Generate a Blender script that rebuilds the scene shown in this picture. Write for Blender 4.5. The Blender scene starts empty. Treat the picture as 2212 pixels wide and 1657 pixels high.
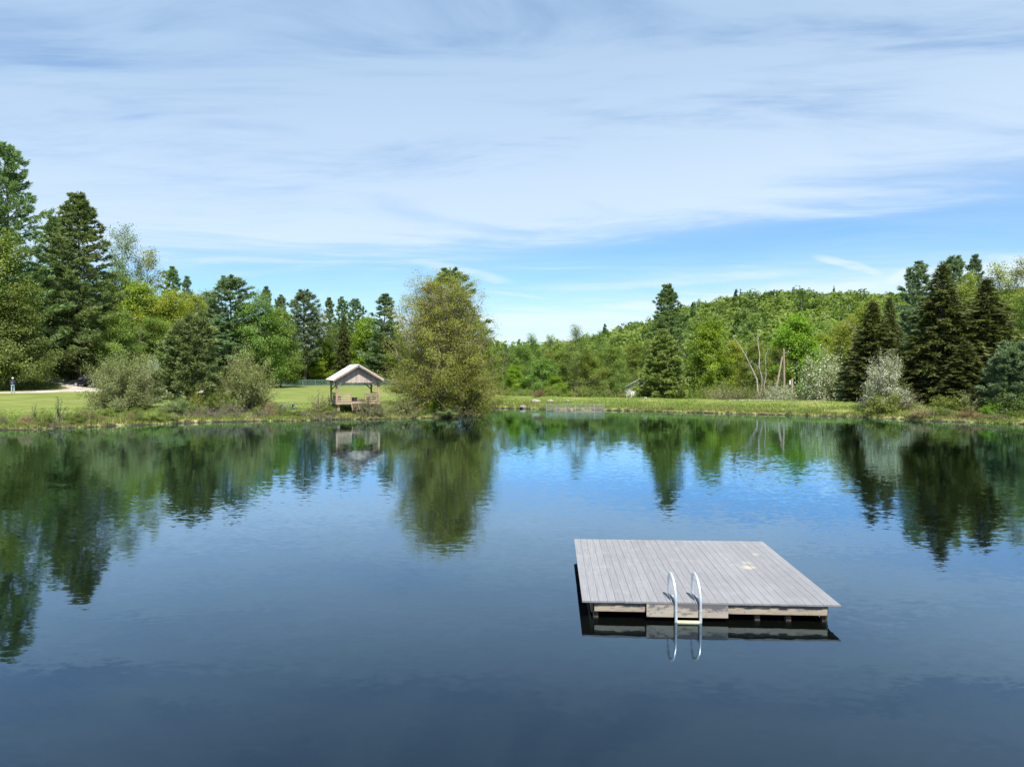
import bpy, math, random
import numpy as np
from mathutils import Vector, Matrix

R = math.radians
random.seed(7)
SC = bpy.context.scene
COL = SC.collection

# ------------------------------------------------------------------ camera
FPX, CXP, CYP, PITCH, CAMZ = 1534.0, 1106.0, 828.5, R(1.064), 4.1
cam = bpy.data.cameras.new('camera')
cam.sensor_width = 36.0
cam.lens = FPX / 2212.0 * 36.0
cam.clip_start, cam.clip_end = 0.1, 9000
camo = bpy.data.objects.new('camera', cam)
COL.objects.link(camo)
camo.location = (0, 0, CAMZ)
camo.rotation_euler = (R(90) - PITCH, 0, 0)
SC.camera = camo

# ------------------------------------------------------------------ sky and sun
SUN_DIR = Vector((0.19, -0.98, 0)).normalized() * math.cos(R(61)) + Vector((0, 0, math.sin(R(61))))
w = bpy.data.worlds.new('World')
SC.world = w
w.use_nodes = True
nt = w.node_tree
for n in list(nt.nodes):
    nt.nodes.remove(n)


class NT:
    """small helper to write node trees"""
    def __init__(self, tree):
        self.t = tree

    def n(self, typ, **kw):
        nd = self.t.nodes.new(typ)
        for k, v in kw.items():
            setattr(nd, k, v)
        return nd

    def link(self, a, b):
        self.t.links.new(a, b)

    def setin(self, sock, v):
        if isinstance(v, bpy.types.NodeSocket):
            self.link(v, sock)
        else:
            sock.default_value = v

    def math(self, op, a, b=0.0, c=None, clamp=False):
        nd = self.n('ShaderNodeMath', operation=op, use_clamp=clamp)
        self.setin(nd.inputs[0], a)
        self.setin(nd.inputs[1], b)
        if c is not None:
            self.setin(nd.inputs[2], c)
        return nd.outputs[0]

    def vmath(self, op, a, b=None):
        nd = self.n('ShaderNodeVectorMath', operation=op)
        self.setin(nd.inputs[0], a)
        if b is not None:
            self.setin(nd.inputs[1], b)
        return nd.outputs[0]

    def ss(self, x, lo, hi, olo=0.0, ohi=1.0, kind='SMOOTHSTEP'):
        nd = self.n('ShaderNodeMapRange', interpolation_type=kind)
        self.setin(nd.inputs['Value'], x)
        nd.inputs['From Min'].default_value = lo
        nd.inputs['From Max'].default_value = hi
        nd.inputs['To Min'].default_value = olo
        nd.inputs['To Max'].default_value = ohi
        return nd.outputs[0]

    def ramp(self, fac, pts, interp='LINEAR'):
        nd = self.n('ShaderNodeValToRGB')
        nd.color_ramp.interpolation = interp
        el = nd.color_ramp.elements
        while len(el) < len(pts):
            el.new(0.5)
        for e, (p, c) in zip(el, pts):
            e.position = p
            e.color = (c, c, c, 1) if isinstance(c, (int, float)) else (*c, 1)
        self.setin(nd.inputs[0], fac)
        return nd.outputs[0]

    def noise(self, vec, scale, detail=3.0, rough=0.5, dist=0.0, col=False):
        nd = self.n('ShaderNodeTexNoise')
        if vec is not None:
            self.setin(nd.inputs['Vector'], vec)
        nd.inputs['Scale'].default_value = scale
        nd.inputs['Detail'].default_value = detail
        nd.inputs['Roughness'].default_value = rough
        nd.inputs['Distortion'].default_value = dist
        return nd.outputs['Color' if col else 'Fac']

    def mix(self, fac, a, b, blend='MIX'):
        nd = self.n('ShaderNodeMix', data_type='RGBA', blend_type=blend)
        self.setin(nd.inputs[0], fac)
        for s, v in ((nd.inputs[6], a), (nd.inputs[7], b)):
            if isinstance(v, bpy.types.NodeSocket):
                self.link(v, s)
            else:
                s.default_value = (*v, 1) if len(v) == 3 else v
        return nd.outputs[2]

    def mapping(self, vec, scale=(1, 1, 1), rot=(0, 0, 0), loc=(0, 0, 0)):
        nd = self.n('ShaderNodeMapping')
        self.setin(nd.inputs[0], vec)
        nd.inputs['Location'].default_value = loc
        nd.inputs['Rotation'].default_value = rot
        nd.inputs['Scale'].default_value = scale
        return nd.outputs[0]

    def comb(self, x, y, z=0.0):
        nd = self.n('ShaderNodeCombineXYZ')
        for i, v in enumerate((x, y, z)):
            self.setin(nd.inputs[i], v)
        return nd.outputs[0]

    def sep(self, v):
        nd = self.n('ShaderNodeSeparateXYZ')
        self.setin(nd.inputs[0], v)
        return nd.outputs


N = NT(nt)
sky = N.n('ShaderNodeTexSky', sky_type='NISHITA')
sky.sun_disc = False
sky.sun_elevation = R(61)
sky.sun_rotation = math.pi - math.atan2(0.19, 0.98)
sky.altitude = 300
sky.air_density = 1.0
sky.dust_density = 0.1
sky.ozone_density = 1.5
tc = N.n('ShaderNodeTexCoord')
sx, sy, sz = N.sep(tc.outputs['Generated'])
zc = N.math('MAXIMUM', sz, 0.0)
den = N.math('ADD', zc, 0.07)
u = N.math('DIVIDE', sx, den)
v = N.math('DIVIDE', sy, den)
plane = N.comb(u, v, 0.0)
warp = N.noise(N.mapping(plane, (0.35, 0.6, 1), (0, 0, R(8))), 1.0, 2.0, 0.5, 0.0, True)
warpv = N.vmath('SUBTRACT', warp, (0.5, 0.5, 0.5))
nd = N.n('ShaderNodeVectorMath', operation='SCALE')
N.link(warpv, nd.inputs[0])
nd.inputs['Scale'].default_value = 2.0
pw = N.vmath('ADD', plane, nd.outputs[0])
streak = N.noise(N.mapping(pw, (0.50, 1.25, 1), (0, 0, R(-9)), (3.1, 1.7, 0)), 1.0, 6.0, 0.55)
broad = N.noise(N.mapping(pw, (0.22, 0.6, 1), (0, 0, R(-5)), (7.3, 0.4, 0)), 1.0, 3.0, 0.5)
fib = N.noise(N.mapping(pw, (1.5, 4.6, 1), (0, 0, R(-22)), (1.2, 5.0, 0)), 1.0, 5.0, 0.6)
nz = N.math('ADD', N.math('MULTIPLY', streak, 0.55), N.math('ADD', N.math('MULTIPLY', broad, 0.55), N.math('MULTIPLY', fib, 0.22)))
# a sheet of thin cirrus with a clear strip below its far edge, tilted a little to the right
zt = N.math('ADD', zc, N.math('MULTIPLY', sx, -0.075))
bias = N.ramp(zt, [(0.0, 0.50), (0.045, 0.62), (0.075, 0.64), (0.092, 0.42), (0.118, 0.42), (0.148, 0.38), (0.190, 0.60), (0.235, 0.69), (0.33, 0.64), (0.46, 0.625), (0.75, 0.625)])
cov = N.math('ADD', nz, N.math('SUBTRACT', bias, 0.62))
veil = N.ss(cov, 0.20, 0.85)
fine = N.noise(N.mapping(pw, (2.4, 6.0, 1), (0, 0, R(14)), (4.4, 2.0, 0)), 1.0, 6.0, 0.62)
wisp = N.math('ADD', N.math('MULTIPLY', streak, 0.5), N.math('ADD', N.math('MULTIPLY', fib, 0.27), N.math('MULTIPLY', fine, 0.23)))
wisp = N.ss(N.math('ADD', wisp, N.math('MULTIPLY', N.math('SUBTRACT', bias, 0.58), 0.75)), 0.40, 0.60)
cloud = N.math('SUBTRACT', 1.0, N.math('MULTIPLY', N.math('SUBTRACT', 1.0, N.math('MULTIPLY', veil, 0.64)), N.math('SUBTRACT', 1.0, N.math('MULTIPLY', wisp, 0.78))))
cloud = N.math('MULTIPLY', cloud, 0.94)
# a few separate bright wisps low in the front of the sky
fa = N.math('DIVIDE', sx, N.math('MAXIMUM', sy, 0.05))
fe = N.math('DIVIDE', sz, N.math('MAXIMUM', sy, 0.05))
frn = N.noise(N.comb(N.math('MULTIPLY', fa, 14.0), N.math('MULTIPLY', fe, 60.0), 2.0), 1.0, 5, 0.65)
for (a0, e0, sl_, ha, he, am) in ((0.472, 0.148, -0.24, 0.052, 0.0075, 0.75), (-0.070, 0.139, -0.20, 0.075, 0.0085, 0.6), (0.005, 0.106, -0.12, 0.045, 0.0028, 0.55), (0.546, 0.131, 0.35, 0.022, 0.011, 0.8), (0.30, 0.131, 0.07, 0.16, 0.0075, 0.35), (0.13, 0.118, 0.03, 0.14, 0.006, 0.35)):
    da = N.math('SUBTRACT', fa, a0)
    de = N.math('SUBTRACT', N.math('SUBTRACT', fe, e0), N.math('MULTIPLY', da, sl_))
    de = N.math('ADD', de, N.math('MULTIPLY', N.math('SUBTRACT', frn, 0.5), he * 1.6))
    q2 = N.math('ADD', N.math('POWER', N.math('ABSOLUTE', N.math('DIVIDE', da, ha)), 2.0), N.math('POWER', N.math('ABSOLUTE', N.math('DIVIDE', de, he)), 2.0))
    mk = N.math('MULTIPLY', N.ss(q2, 1.3, 0.0), N.math('MULTIPLY', N.ss(frn, 0.25, 0.65, 0.35, 1.0), am))
    mk = N.math('MULTIPLY', mk, N.ss(sy, 0.1, 0.3))
    cloud = N.math('SUBTRACT', 1.0, N.math('MULTIPLY', N.math('SUBTRACT', 1.0, cloud), N.math('SUBTRACT', 1.0, mk)))
skyc = N.mix(1.0, sky.outputs[0], (0.525, 0.71, 0.85), 'MULTIPLY')
cloudcol = N.mix(N.ss(zt, 0.0, 0.5), (4.45, 5.1, 5.75), (2.5, 3.45, 4.6))
skymix = N.mix(cloud, skyc, cloudcol)
bg = N.n('ShaderNodeBackground')
N.link(skymix, bg.inputs[0])
bg.inputs[1].default_value = 0.105
wo = N.n('ShaderNodeOutputWorld')
N.link(bg.outputs[0], wo.inputs[0])

sl = bpy.data.lights.new('sun', 'SUN')
sl.energy = 4.7
sl.angle = R(0.6)
sl.color = (1.0, 0.955, 0.88)
slo = bpy.data.objects.new('sun', sl)
COL.objects.link(slo)
slo.rotation_euler = SUN_DIR.to_track_quat('Z', 'Y').to_euler()
slo.location = (0, -20, 60)

SC.view_settings.view_transform = 'Standard'
SC.view_settings.look = 'None'
SC.view_settings.exposure = 0.93
SC.view_settings.gamma = 1.0
SC.view_settings.use_curve_mapping = False
SC.cycles.max_bounces = 8
SC.cycles.diffuse_bounces = 3
SC.cycles.glossy_bounces = 3
SC.cycles.transmission_bounces = 4
SC.cycles.transparent_max_bounces = 6
SC.cycles.caustics_reflective = False
SC.cycles.caustics_refractive = False
SC.cycles.sample_clamp_indirect = 4.0


# ------------------------------------------------------------------ helpers
def smooth(a, b, x):
    t = np.clip((x - a) / (b - a), 0, 1)
    return t * t * (3 - 2 * t)


def at(px, py, D):
    """the point that lies D metres away (along +Y) in the direction of a photo pixel"""
    a = (px - CXP) / FPX
    b = (CYP - py) / FPX
    d = np.array([a, math.cos(PITCH) + b * math.sin(PITCH), -math.sin(PITCH) + b * math.cos(PITCH)])
    return d * (D / d[1]) + np.array([0, 0, CAMZ])


def mesh_arrays(name, V, quads=None, tris=None, mat=None, fattr=None, smoothf=False, mats=None, midx=None):
    me = bpy.data.meshes.new(name)
    V = np.asarray(V, dtype=np.float32)
    me.vertices.add(len(V))
    me.vertices.foreach_set('co', V.ravel())
    parts, tot = [], []
    if quads is not None and len(quads):
        q = np.asarray(quads, dtype=np.int32)
        parts.append(q.ravel())
        tot += [4] * len(q)
    if tris is not None and len(tris):
        t = np.asarray(tris, dtype=np.int32)
        parts.append(t.ravel())
        tot += [3] * len(t)
    li = np.concatenate(parts)
    tot = np.array(tot, dtype=np.int32)
    st = np.concatenate([[0], np.cumsum(tot)[:-1]]).astype(np.int32)
    me.loops.add(len(li))
    me.loops.foreach_set('vertex_index', li)
    me.polygons.add(len(tot))
    me.polygons.foreach_set('loop_start', st)
    if smoothf:
        me.polygons.foreach_set('use_smooth', np.ones(len(tot), dtype=bool))
    if mats:
        for m in mats:
            me.materials.append(m)
        if midx is not None:
            me.polygons.foreach_set('material_index', np.asarray(midx, dtype=np.int32))
    elif mat:
        me.materials.append(mat)
    me.update(calc_edges=True)
    if fattr is not None:
        for k, arr in fattr.items():
            at_ = me.attributes.new(k, 'FLOAT', 'FACE')
            at_.data.foreach_set('value', np.asarray(arr, dtype=np.float32))
    return me


class MB:
    """collects boxes, bars, tubes and prisms, builds them as one mesh object"""
    def __init__(self):
        self.v, self.f = [], []

    def add(self, vs, fs):
        o = len(self.v)
        self.v += [tuple(p) for p in vs]
        self.f += [tuple(i + o for i in f) for f in fs]
        return self

    def box(self, c, s, rz=0.0, M=None):
        hx, hy, hz = s[0] / 2, s[1] / 2, s[2] / 2
        P = [Vector((x, y, z)) for z in (-hz, hz) for y in (-hy, hy) for x in (-hx, hx)]
        M = M or Matrix.Rotation(rz, 3, 'Z')
        P = [M @ p + Vector(c) for p in P]
        return self.add(P, [(0, 2, 3, 1), (4, 5, 7, 6), (0, 1, 5, 4), (2, 6, 7, 3), (0, 4, 6, 2), (1, 3, 7, 5)])

    def bar(self, a, b, wd, ht, up=(0, 0, 1)):
        a, b = Vector(a), Vector(b)
        d = (b - a)
        L = d.length
        y = d.normalized()
        x = y.cross(Vector(up))
        if x.length < 1e-4:
            x = y.cross(Vector((1, 0, 0)))
        x.normalize()
        z = x.cross(y)
        M = Matrix((x, y, z)).transposed()
        return self.box((a + b) / 2, (wd, L, ht), M=M)

    def tube(self, pts, r, n=8, cap=True):
        pts = [Vector(p) for p in pts]
        rs = r if isinstance(r, (list, tuple)) else [r] * len(pts)
        vs, fs = [], []
        ref = None
        for i, p in enumerate(pts):
            t = (pts[min(i + 1, len(pts) - 1)] - pts[max(i - 1, 0)]).normalized()
            if ref is None:
                ref = t.cross(Vector((0.31, 0.2, 1)))
                if ref.length < 0.1:
                    ref = t.cross(Vector((1, 0, 0)))
            xa = (ref - t * ref.dot(t)).normalized()
            ref = xa
            ya = t.cross(xa)
            for k in range(n):
                an = 2 * math.pi * k / n
                vs.append(p + (xa * math.cos(an) + ya * math.sin(an)) * rs[i])
        for i in range(len(pts) - 1):
            for k in range(n):
                fs.append((i * n + k, i * n + (k + 1) % n, (i + 1) * n + (k + 1) % n, (i + 1) * n + k))
        if cap:
            fs.append(tuple(range(n))[::-1])
            fs.append(tuple((len(pts) - 1) * n + k for k in range(n)))
        return self.add(vs, fs)

    def prism(self, prof, y0, y1, plane='xz'):
        n = len(prof)
        if plane == 'xz':
            vs = [(a, y0, b) for a, b in prof] + [(a, y1, b) for a, b in prof]
        elif plane == 'yz':
            vs = [(y0, a, b) for a, b in prof] + [(y1, a, b) for a, b in prof]
        else:
            vs = [(a, b, y0) for a, b in prof] + [(a, b, y1) for a, b in prof]
        fs = [tuple(range(n)), tuple(range(2 * n - 1, n - 1, -1))]
        for i in range(n):
            fs.append((i, n + i, n + (i + 1) % n, (i + 1) % n))
        return self.add(vs, fs)

    def mesh(self, name, mat, smoothf=False):
        me = bpy.data.meshes.new(name)
        me.from_pydata(self.v, [], self.f)
        me.materials.append(mat)
        import bmesh
        bm = bmesh.new()
        bm.from_mesh(me)
        bmesh.ops.recalc_face_normals(bm, faces=bm.faces)
        bm.to_mesh(me)
        bm.free()
        if smoothf:
            me.polygons.foreach_set('use_smooth', [True] * len(me.polygons))
            try:
                me.set_sharp_from_angle(angle=R(40))
            except Exception:
                pass
        me.update()
        return me

    def build(self, name, mat, parent=None, smoothf=False, loc=None):
        return link(name, self.mesh(name, mat, smoothf), parent, loc)


def link(name, me, parent=None, loc=None, rz=0.0):
    o = bpy.data.objects.new(name, me)
    COL.objects.link(o)
    if parent is not None:
        o.parent = parent
    if loc is not None:
        o.location = tuple(loc)
    if rz:
        o.rotation_euler = (0, 0, rz)
    return o


def tag(o, label=None, cat=None, group=None, kind=None):
    if label:
        o['label'] = label
    if cat:
        o['category'] = cat
    if group:
        o['group'] = group
    if kind:
        o['kind'] = kind
    return o


def thing(name, label, cat, loc=(0, 0, 0), rz=0.0, group=None):
    o = bpy.data.objects.new(name, None)
    COL.objects.link(o)
    o.empty_display_size = 0.3
    o.location = tuple(float(c) for c in loc)
    o.rotation_euler = (0, 0, rz)
    return tag(o, label, cat, group)


# ------------------------------------------------------------------ materials
def material(name):
    m = bpy.data.materials.new(name)
    m.use_nodes = True
    t = m.node_tree
    for n in list(t.nodes):
        t.nodes.remove(n)
    T = NT(t)
    out = T.n('ShaderNodeOutputMaterial')
    return m, T, out


def principled(T, out, base, rough=0.6, metal=0.0, spec=0.5, normal=None):
    p = T.n('ShaderNodeBsdfPrincipled')
    T.setin(p.inputs['Base Color'], base if isinstance(base, bpy.types.NodeSocket) else (*base, 1))
    T.setin(p.inputs['Roughness'], rough)
    p.inputs['Metallic'].default_value = metal
    p.inputs['Specular IOR Level'].default_value = spec
    if normal is not None:
        T.link(normal, p.inputs['Normal'])
    T.link(p.outputs[0], out.inputs[0])
    return p


def bump(T, h, strength=0.3, dist=0.02):
    b = T.n('ShaderNodeBump')
    b.inputs['Strength'].default_value = strength
    b.inputs['Distance'].default_value = dist
    T.link(h, b.inputs['Height'])
    return b.outputs[0]


def leaf_mat(name, dark, light, trans=0.35, hue=0.06, rough=0.55):
    """leaf colour: per-leaf tint between two greens, small drift from tree to tree, light let through"""
    m, T, out = material(name)
    a = T.n('ShaderNodeAttribute', attribute_name='tint')
    oi = T.n('ShaderNodeObjectInfo')
    c = T.mix(a.outputs['Fac'], dark, light)
    hs = T.n('ShaderNodeHueSaturation')
    T.setin(hs.inputs['Hue'], T.ss(oi.outputs['Random'], 0, 1, 0.5 - hue * 0.35, 0.5 + hue * 0.35, 'LINEAR'))
    T.setin(hs.inputs['Value'], T.ss(oi.outputs['Random'], 0, 1, 0.86, 1.14, 'LINEAR'))
    T.link(c, hs.inputs['Color'])
    p = T.n('ShaderNodeBsdfPrincipled')
    T.link(hs.outputs[0], p.inputs['Base Color'])
    p.inputs['Roughness'].default_value = rough
    p.inputs['Specular IOR Level'].default_value = 0.3
    tr = T.n('ShaderNodeBsdfTranslucent')
    T.link(T.mix(1.0, hs.outputs[0], (1.15, 1.2, 0.6), 'MULTIPLY'), tr.inputs[0])
    mx = T.n('ShaderNodeMixShader')
    mx.inputs[0].default_value = trans
    T.link(p.outputs[0], mx.inputs[1])
    T.link(tr.outputs[0], mx.inputs[2])
    T.link(mx.outputs[0], out.inputs[0])
    return m


def wood_mat(name, c1, c2, axis=(1, 12, 12), scale=3.0, rough=0.85, vary=0.12, dark=None):
    m, T, out = material(name)
    tcn = T.n('ShaderNodeTexCoord')
    oi = T.n('ShaderNodeObjectInfo')
    off = T.vmath('ADD', tcn.outputs['Object'], T.comb(T.math('MULTIPLY', oi.outputs['Random'], 37.0), 0.0, 0.0))
    g = T.noise(T.mapping(off, axis), scale, 5, 0.6)
    g2 = T.noise(off, 1.3, 3, 0.6)
    c = T.mix(T.ss(g, 0.3, 0.7), c1, c2)
    if dark:
        c = T.mix(T.math('MULTIPLY', T.ss(g2, 0.5, 0.72), 0.75), c, dark)
    hs = T.n('ShaderNodeHueSaturation')
    T.setin(hs.inputs['Value'], T.ss(oi.outputs['Random'], 0, 1, 1 - vary, 1 + vary, 'LINEAR'))
    T.link(c, hs.inputs['Color'])
    principled(T, out, hs.outputs[0], rough, 0, 0.3, bump(T, g, 0.25, 0.01))
    return m


def plain(name, c, rough=0.6, metal=0.0, var=0.15, scale=4.0, spec=0.5):
    m, T, out = material(name)
    tcn = T.n('ShaderNodeTexCoord')
    g = T.noise(tcn.outputs['Object'], scale, 4, 0.6)
    col = T.mix(T.ss(g, 0.3, 0.7), tuple(x * (1 - var) for x in c), tuple(min(1, x * (1 + var)) for x in c))
    principled(T, out, col, rough, metal, spec)
    return m


M = {}
M['bark'] = wood_mat('bark', (0.075, 0.06, 0.05), (0.16, 0.135, 0.115), (6, 6, 1), 3.0)
M['bark_grey'] = wood_mat('bark_grey', (0.14, 0.12, 0.105), (0.27, 0.24, 0.21), (6, 6, 1), 3.0)
M['bark_birch'] = wood_mat('bark_birch', (0.26, 0.225, 0.19), (0.46, 0.42, 0.37), (2, 2, 7), 2.0, dark=(0.14, 0.11, 0.09))
M['twig'] = wood_mat('twig', (0.13, 0.095, 0.07), (0.24, 0.185, 0.145), (5, 5, 2), 3.0)
M['twig_pale'] = wood_mat('pale_twig', (0.17, 0.13, 0.10), (0.33, 0.265, 0.21), (5, 5, 2), 3.0)
M['dead_twig'] = wood_mat('dead_twig', (0.09, 0.072, 0.058), (0.21, 0.175, 0.145), (5, 5, 2), 3.0)
M['pine'] = leaf_mat('pine_needles', (0.0699, 0.1294, 0.0559), (0.2799, 0.376, 0.1365), 0.34)
M['pine_blue'] = leaf_mat('blue_pine_needles', (0.0792, 0.1451, 0.0825), (0.272, 0.3759, 0.1946), 0.34)
M['pine_young'] = leaf_mat('young_pine_needles', (0.0715, 0.117, 0.0419), (0.2895, 0.3573, 0.1294), 0.3)
M['pine_light'] = leaf_mat('light_pine_needles', (0.105, 0.150, 0.040), (0.345, 0.425, 0.115), 0.28)
M['spruce'] = leaf_mat('spruce_needles', (0.0401, 0.059, 0.0189), (0.177, 0.2006, 0.0519), 0.28, 0.03)
M['maple'] = leaf_mat('maple_leaves', (0.105, 0.180, 0.012), (0.250, 0.365, 0.022), 0.42)
M['green'] = leaf_mat('green_leaves', (0.090, 0.150, 0.026), (0.225, 0.310, 0.055), 0.40)
M['olive'] = leaf_mat('olive_leaves', (0.105, 0.158, 0.028), (0.255, 0.325, 0.060), 0.40, 0.04)
M['yellow'] = leaf_mat('yellow_green_leaves', (0.165, 0.210, 0.026), (0.350, 0.390, 0.055), 0.42)
M['mid'] = leaf_mat('dull_green_leaves', (0.0747, 0.1265, 0.0299), (0.2127, 0.276, 0.0667), 0.35)
M['bud'] = leaf_mat('budding_leaves', (0.185, 0.205, 0.036), (0.40, 0.44, 0.085), 0.45, 0.02)
M['rust'] = leaf_mat('rusty_leaves', (0.16, 0.11, 0.035), (0.30, 0.22, 0.06), 0.36)
M['willow'] = leaf_mat('willow_leaves', (0.125, 0.175, 0.060), (0.32, 0.39, 0.165), 0.32)
M['willow_olive'] = leaf_mat('olive_willow_leaves', (0.14, 0.17, 0.055), (0.32, 0.35, 0.130), 0.30)
M['blossom'] = leaf_mat('white_blossom', (0.44, 0.46, 0.38), (0.74, 0.75, 0.68), 0.30, 0.0)
M['hill'] = leaf_mat('hill_leaves', (0.095, 0.155, 0.036), (0.250, 0.330, 0.080), 0.48)
M['grass'] = leaf_mat('grass_blades', (0.13, 0.18, 0.036), (0.255, 0.285, 0.075), 0.35)
M['dry_grass'] = leaf_mat('dry_grass_blades', (0.24, 0.185, 0.09), (0.40, 0.32, 0.17), 0.30)
M['lush'] = leaf_mat('lush_grass_blades', (0.10, 0.16, 0.02), (0.22, 0.30, 0.05), 0.40)
M['weed'] = leaf_mat('bank_weeds', (0.12, 0.17, 0.035), (0.27, 0.32, 0.07), 0.38)


# ------------------------------------------------------------------ pond outline
def wl(px, py):
    D = CAMZ * FPX / (py - 800.0)
    return ((px - CXP) / FPX * D, D)


front = [(-330, 945), (-150, 936), (0, 930), (60, 929), (130, 925), (190, 923.5), (260, 920), (340, 917), (400, 914), (470, 912), (515, 911.5), (560, 910), (630, 909.5), (690, 908),
         (760, 906), (830, 906), (890, 904), (940, 903), (975, 902), (1000, 897), (1025, 890), (1050, 884.5), (1075, 882), (1120, 882.5), (1180, 885), (1250, 887.5), (1300, 886.5),
         (1400, 889), (1500, 892), (1600, 894.5), (1700, 897), (1780, 899.5), (1850, 901), (1920, 905), (2000, 909), (2050, 912), (2100, 913), (2160, 915), (2212, 917), (2350, 924), (2500, 932)]
poly = [wl(*q) for q in front]
poly += [(46, 38), (51, 24), (50, 6), (44, -16), (24, -36), (0, -42), (-26, -34), (-46, -14), (-56, 8), (-54, 24), (-50, 34)]
POLY = np.array(poly)


def refine(P, step):
    out = []
    n = len(P)
    for i in range(n):
        a, b = P[i], P[(i + 1) % n]
        k = max(1, int(np.linalg.norm(b - a) / step))
        for j in range(k):
            out.append(a + (b - a) * j / k)
    return np.array(out)


rngp = np.random.default_rng(5)
POLY = refine(POLY, 1.1)
jit = rngp.normal(0, 0.16, POLY.shape)
POLY = POLY + jit


def sdist(x, y):
    """signed distance to the shoreline, positive on land"""
    x = np.atleast_1d(np.asarray(x, dtype=np.float64)).ravel()
    y = np.atleast_1d(np.asarray(y, dtype=np.float64)).ravel()
    out = np.full(len(x), 1e9)
    inside = np.zeros(len(x), dtype=bool)
    A = POLY
    B = np.roll(POLY, -1, axis=0)
    for a, b in zip(A, B):
        dx, dy = b - a
        t = np.clip(((x - a[0]) * dx + (y - a[1]) * dy) / (dx * dx + dy * dy), 0, 1)
        d = np.hypot(x - a[0] - t * dx, y - a[1] - t * dy)
        out = np.minimum(out, d)
        c = ((a[1] > y) != (b[1] > y)) & (x < (b[0] - a[0]) * (y - a[1]) / (b[1] - a[1] + 1e-12) + a[0])
        inside ^= c
    return np.where(inside, -out, out)


def vnoise(x, y, s, seed=0):
    """cheap smooth noise from a few sines"""
    r = np.random.default_rng(seed)
    o = 0
    for k in range(6):
        an = r.uniform(0, 6.28)
        f = s * r.uniform(0.6, 1.8)
        o = o + np.sin((x * math.cos(an) + y * math.sin(an)) * f + r.uniform(0, 6.28))
    return o / 6.0


RIDGE_PX = np.array([-900, 300, 900, 1080, 1160, 1240, 1290, 1340, 1400, 1470, 1550, 1650, 1730, 1820, 1900, 2000, 2200, 2600, 3300])
RIDGE_PY = np.array([775, 775, 775, 758, 748, 736, 721, 704, 689, 667, 651, 644, 640, 643, 654, 660, 664, 675, 700])


def ground(x, y, sd=None):
    x = np.asarray(x, dtype=np.float64)
    y = np.asarray(y, dtype=np.float64)
    shp = np.broadcast(x, y).shape
    xs, ys = np.broadcast_to(x, shp).ravel(), np.broadcast_to(y, shp).ravel()
    if sd is None:
        sd = sdist(xs, ys)
    else:
        sd = sd.ravel()
    d = np.hypot(xs, ys)
    yy = np.maximum(ys, 1.0)
    px = np.where(ys > 1.0, CXP + FPX * xs / yy, np.where(xs > 0, 9000.0, -9000.0))
    h = (0.22 + 0.15 * vnoise(xs, ys, 0.9, 12)) * smooth(0.0, 0.45, sd) + 0.32 * smooth(0.4, 3.2, sd) + 0.48 * smooth(2.5, 7.5, sd)
    h = h + np.where(sd > 0, 0.07 * vnoise(xs, ys, 1.3, 3) * smooth(0.2, 1.5, sd) * (1 - 0.6 * smooth(4, 9, sd)), 0)
    # lawn rises gently into the wood on the left
    h = h + 2.3 * smooth(-47, -64, xs) * smooth(82, 128, ys) + 0.35 * smooth(-40, -60, xs) * smooth(60, 90, ys)
    h = h + 5.0 * smooth(150, 270, d) * smooth(1060, 900, px)
    # the ground falls away behind the dam
    drop = smooth(8.5, 24, sd) * smooth(1062, 1100, px) * smooth(1960, 1830, px) * smooth(30, 50, ys)
    h = h - 2.5 * drop
    # hill
    ry = np.interp(px, RIDGE_PX, RIDGE_PY)
    Dr = 370.0
    zr = 4.1 + (800.0 - ry - 33.0) / FPX * Dr
    zr = np.where(ys > 1.0, np.maximum(zr, 1.0), 12.0)
    tt = np.clip((d - 135.0) / (Dr - 135.0), 0, 1)
    prof = tt ** 1.15 * (1 - 0.15 * np.sin(tt * math.pi))
    hh = (zr + 1.0) * prof + 2.2 * vnoise(xs, ys, 0.035, 9) * tt * smooth(1080, 1250, px)
    h = h + np.where(d > 135, hh, 0) * (0.15 * smooth(158, 190, d) + 0.85 * smooth(1010, 1100, px))
    h = h + 30 * smooth(600, 1000, d) * (0.7 + 0.3 * vnoise(xs, ys, 0.004, 4))
    bed = -0.35 - 2.0 * smooth(0, 9, -sd)
    h = np.where(sd < 0, np.where(sd > -0.5, bed * smooth(0, -0.5, sd) - 0.02, bed), h)
    return h.reshape(shp)


def gz(x, y):
    return float(ground(np.array([x]), np.array([y]))[0])


# ------------------------------------------------------------------ terrain (one polar sheet)
ang = np.concatenate([np.linspace(-180, -52, 60, endpoint=False), np.linspace(-52, 52, 420, endpoint=False), np.linspace(52, 180, 60, endpoint=False)])
rad = np.concatenate([np.linspace(2, 40, 14, endpoint=False), np.linspace(40, 92, 150, endpoint=False), np.linspace(92, 160, 44, endpoint=False),
                      np.linspace(160, 420, 44, endpoint=False), np.geomspace(420, 4200, 22)])
na, nr = len(ang), len(rad)
AA, RR = np.meshgrid(np.radians(ang), rad, indexing='ij')
# rings follow flat distance in front so that rows stay level with the far bank
TX, TY = RR * np.sin(AA), RR * np.cos(AA)
SD = sdist(TX, TY).reshape(TX.shape)
TZ = ground(TX, TY, SD)
Vt = np.stack([TX, TY, TZ], -1).reshape(-1, 3)
Vt = np.vstack([Vt, [[0, 0, -2.3]]])
ia = np.arange(na)[:, None]
ir = np.arange(nr - 1)[None, :]
ib = (ia + 1) % na
q = np.stack([ia * nr + ir, ia * nr + ir + 1, ib * nr + ir + 1, ib * nr + ir], -1).reshape(-1, 4)
cen = na * nr
tri = np.stack([np.full(na, cen), np.arange(na) * nr, ((np.arange(na) + 1) % na) * nr], -1)


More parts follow.
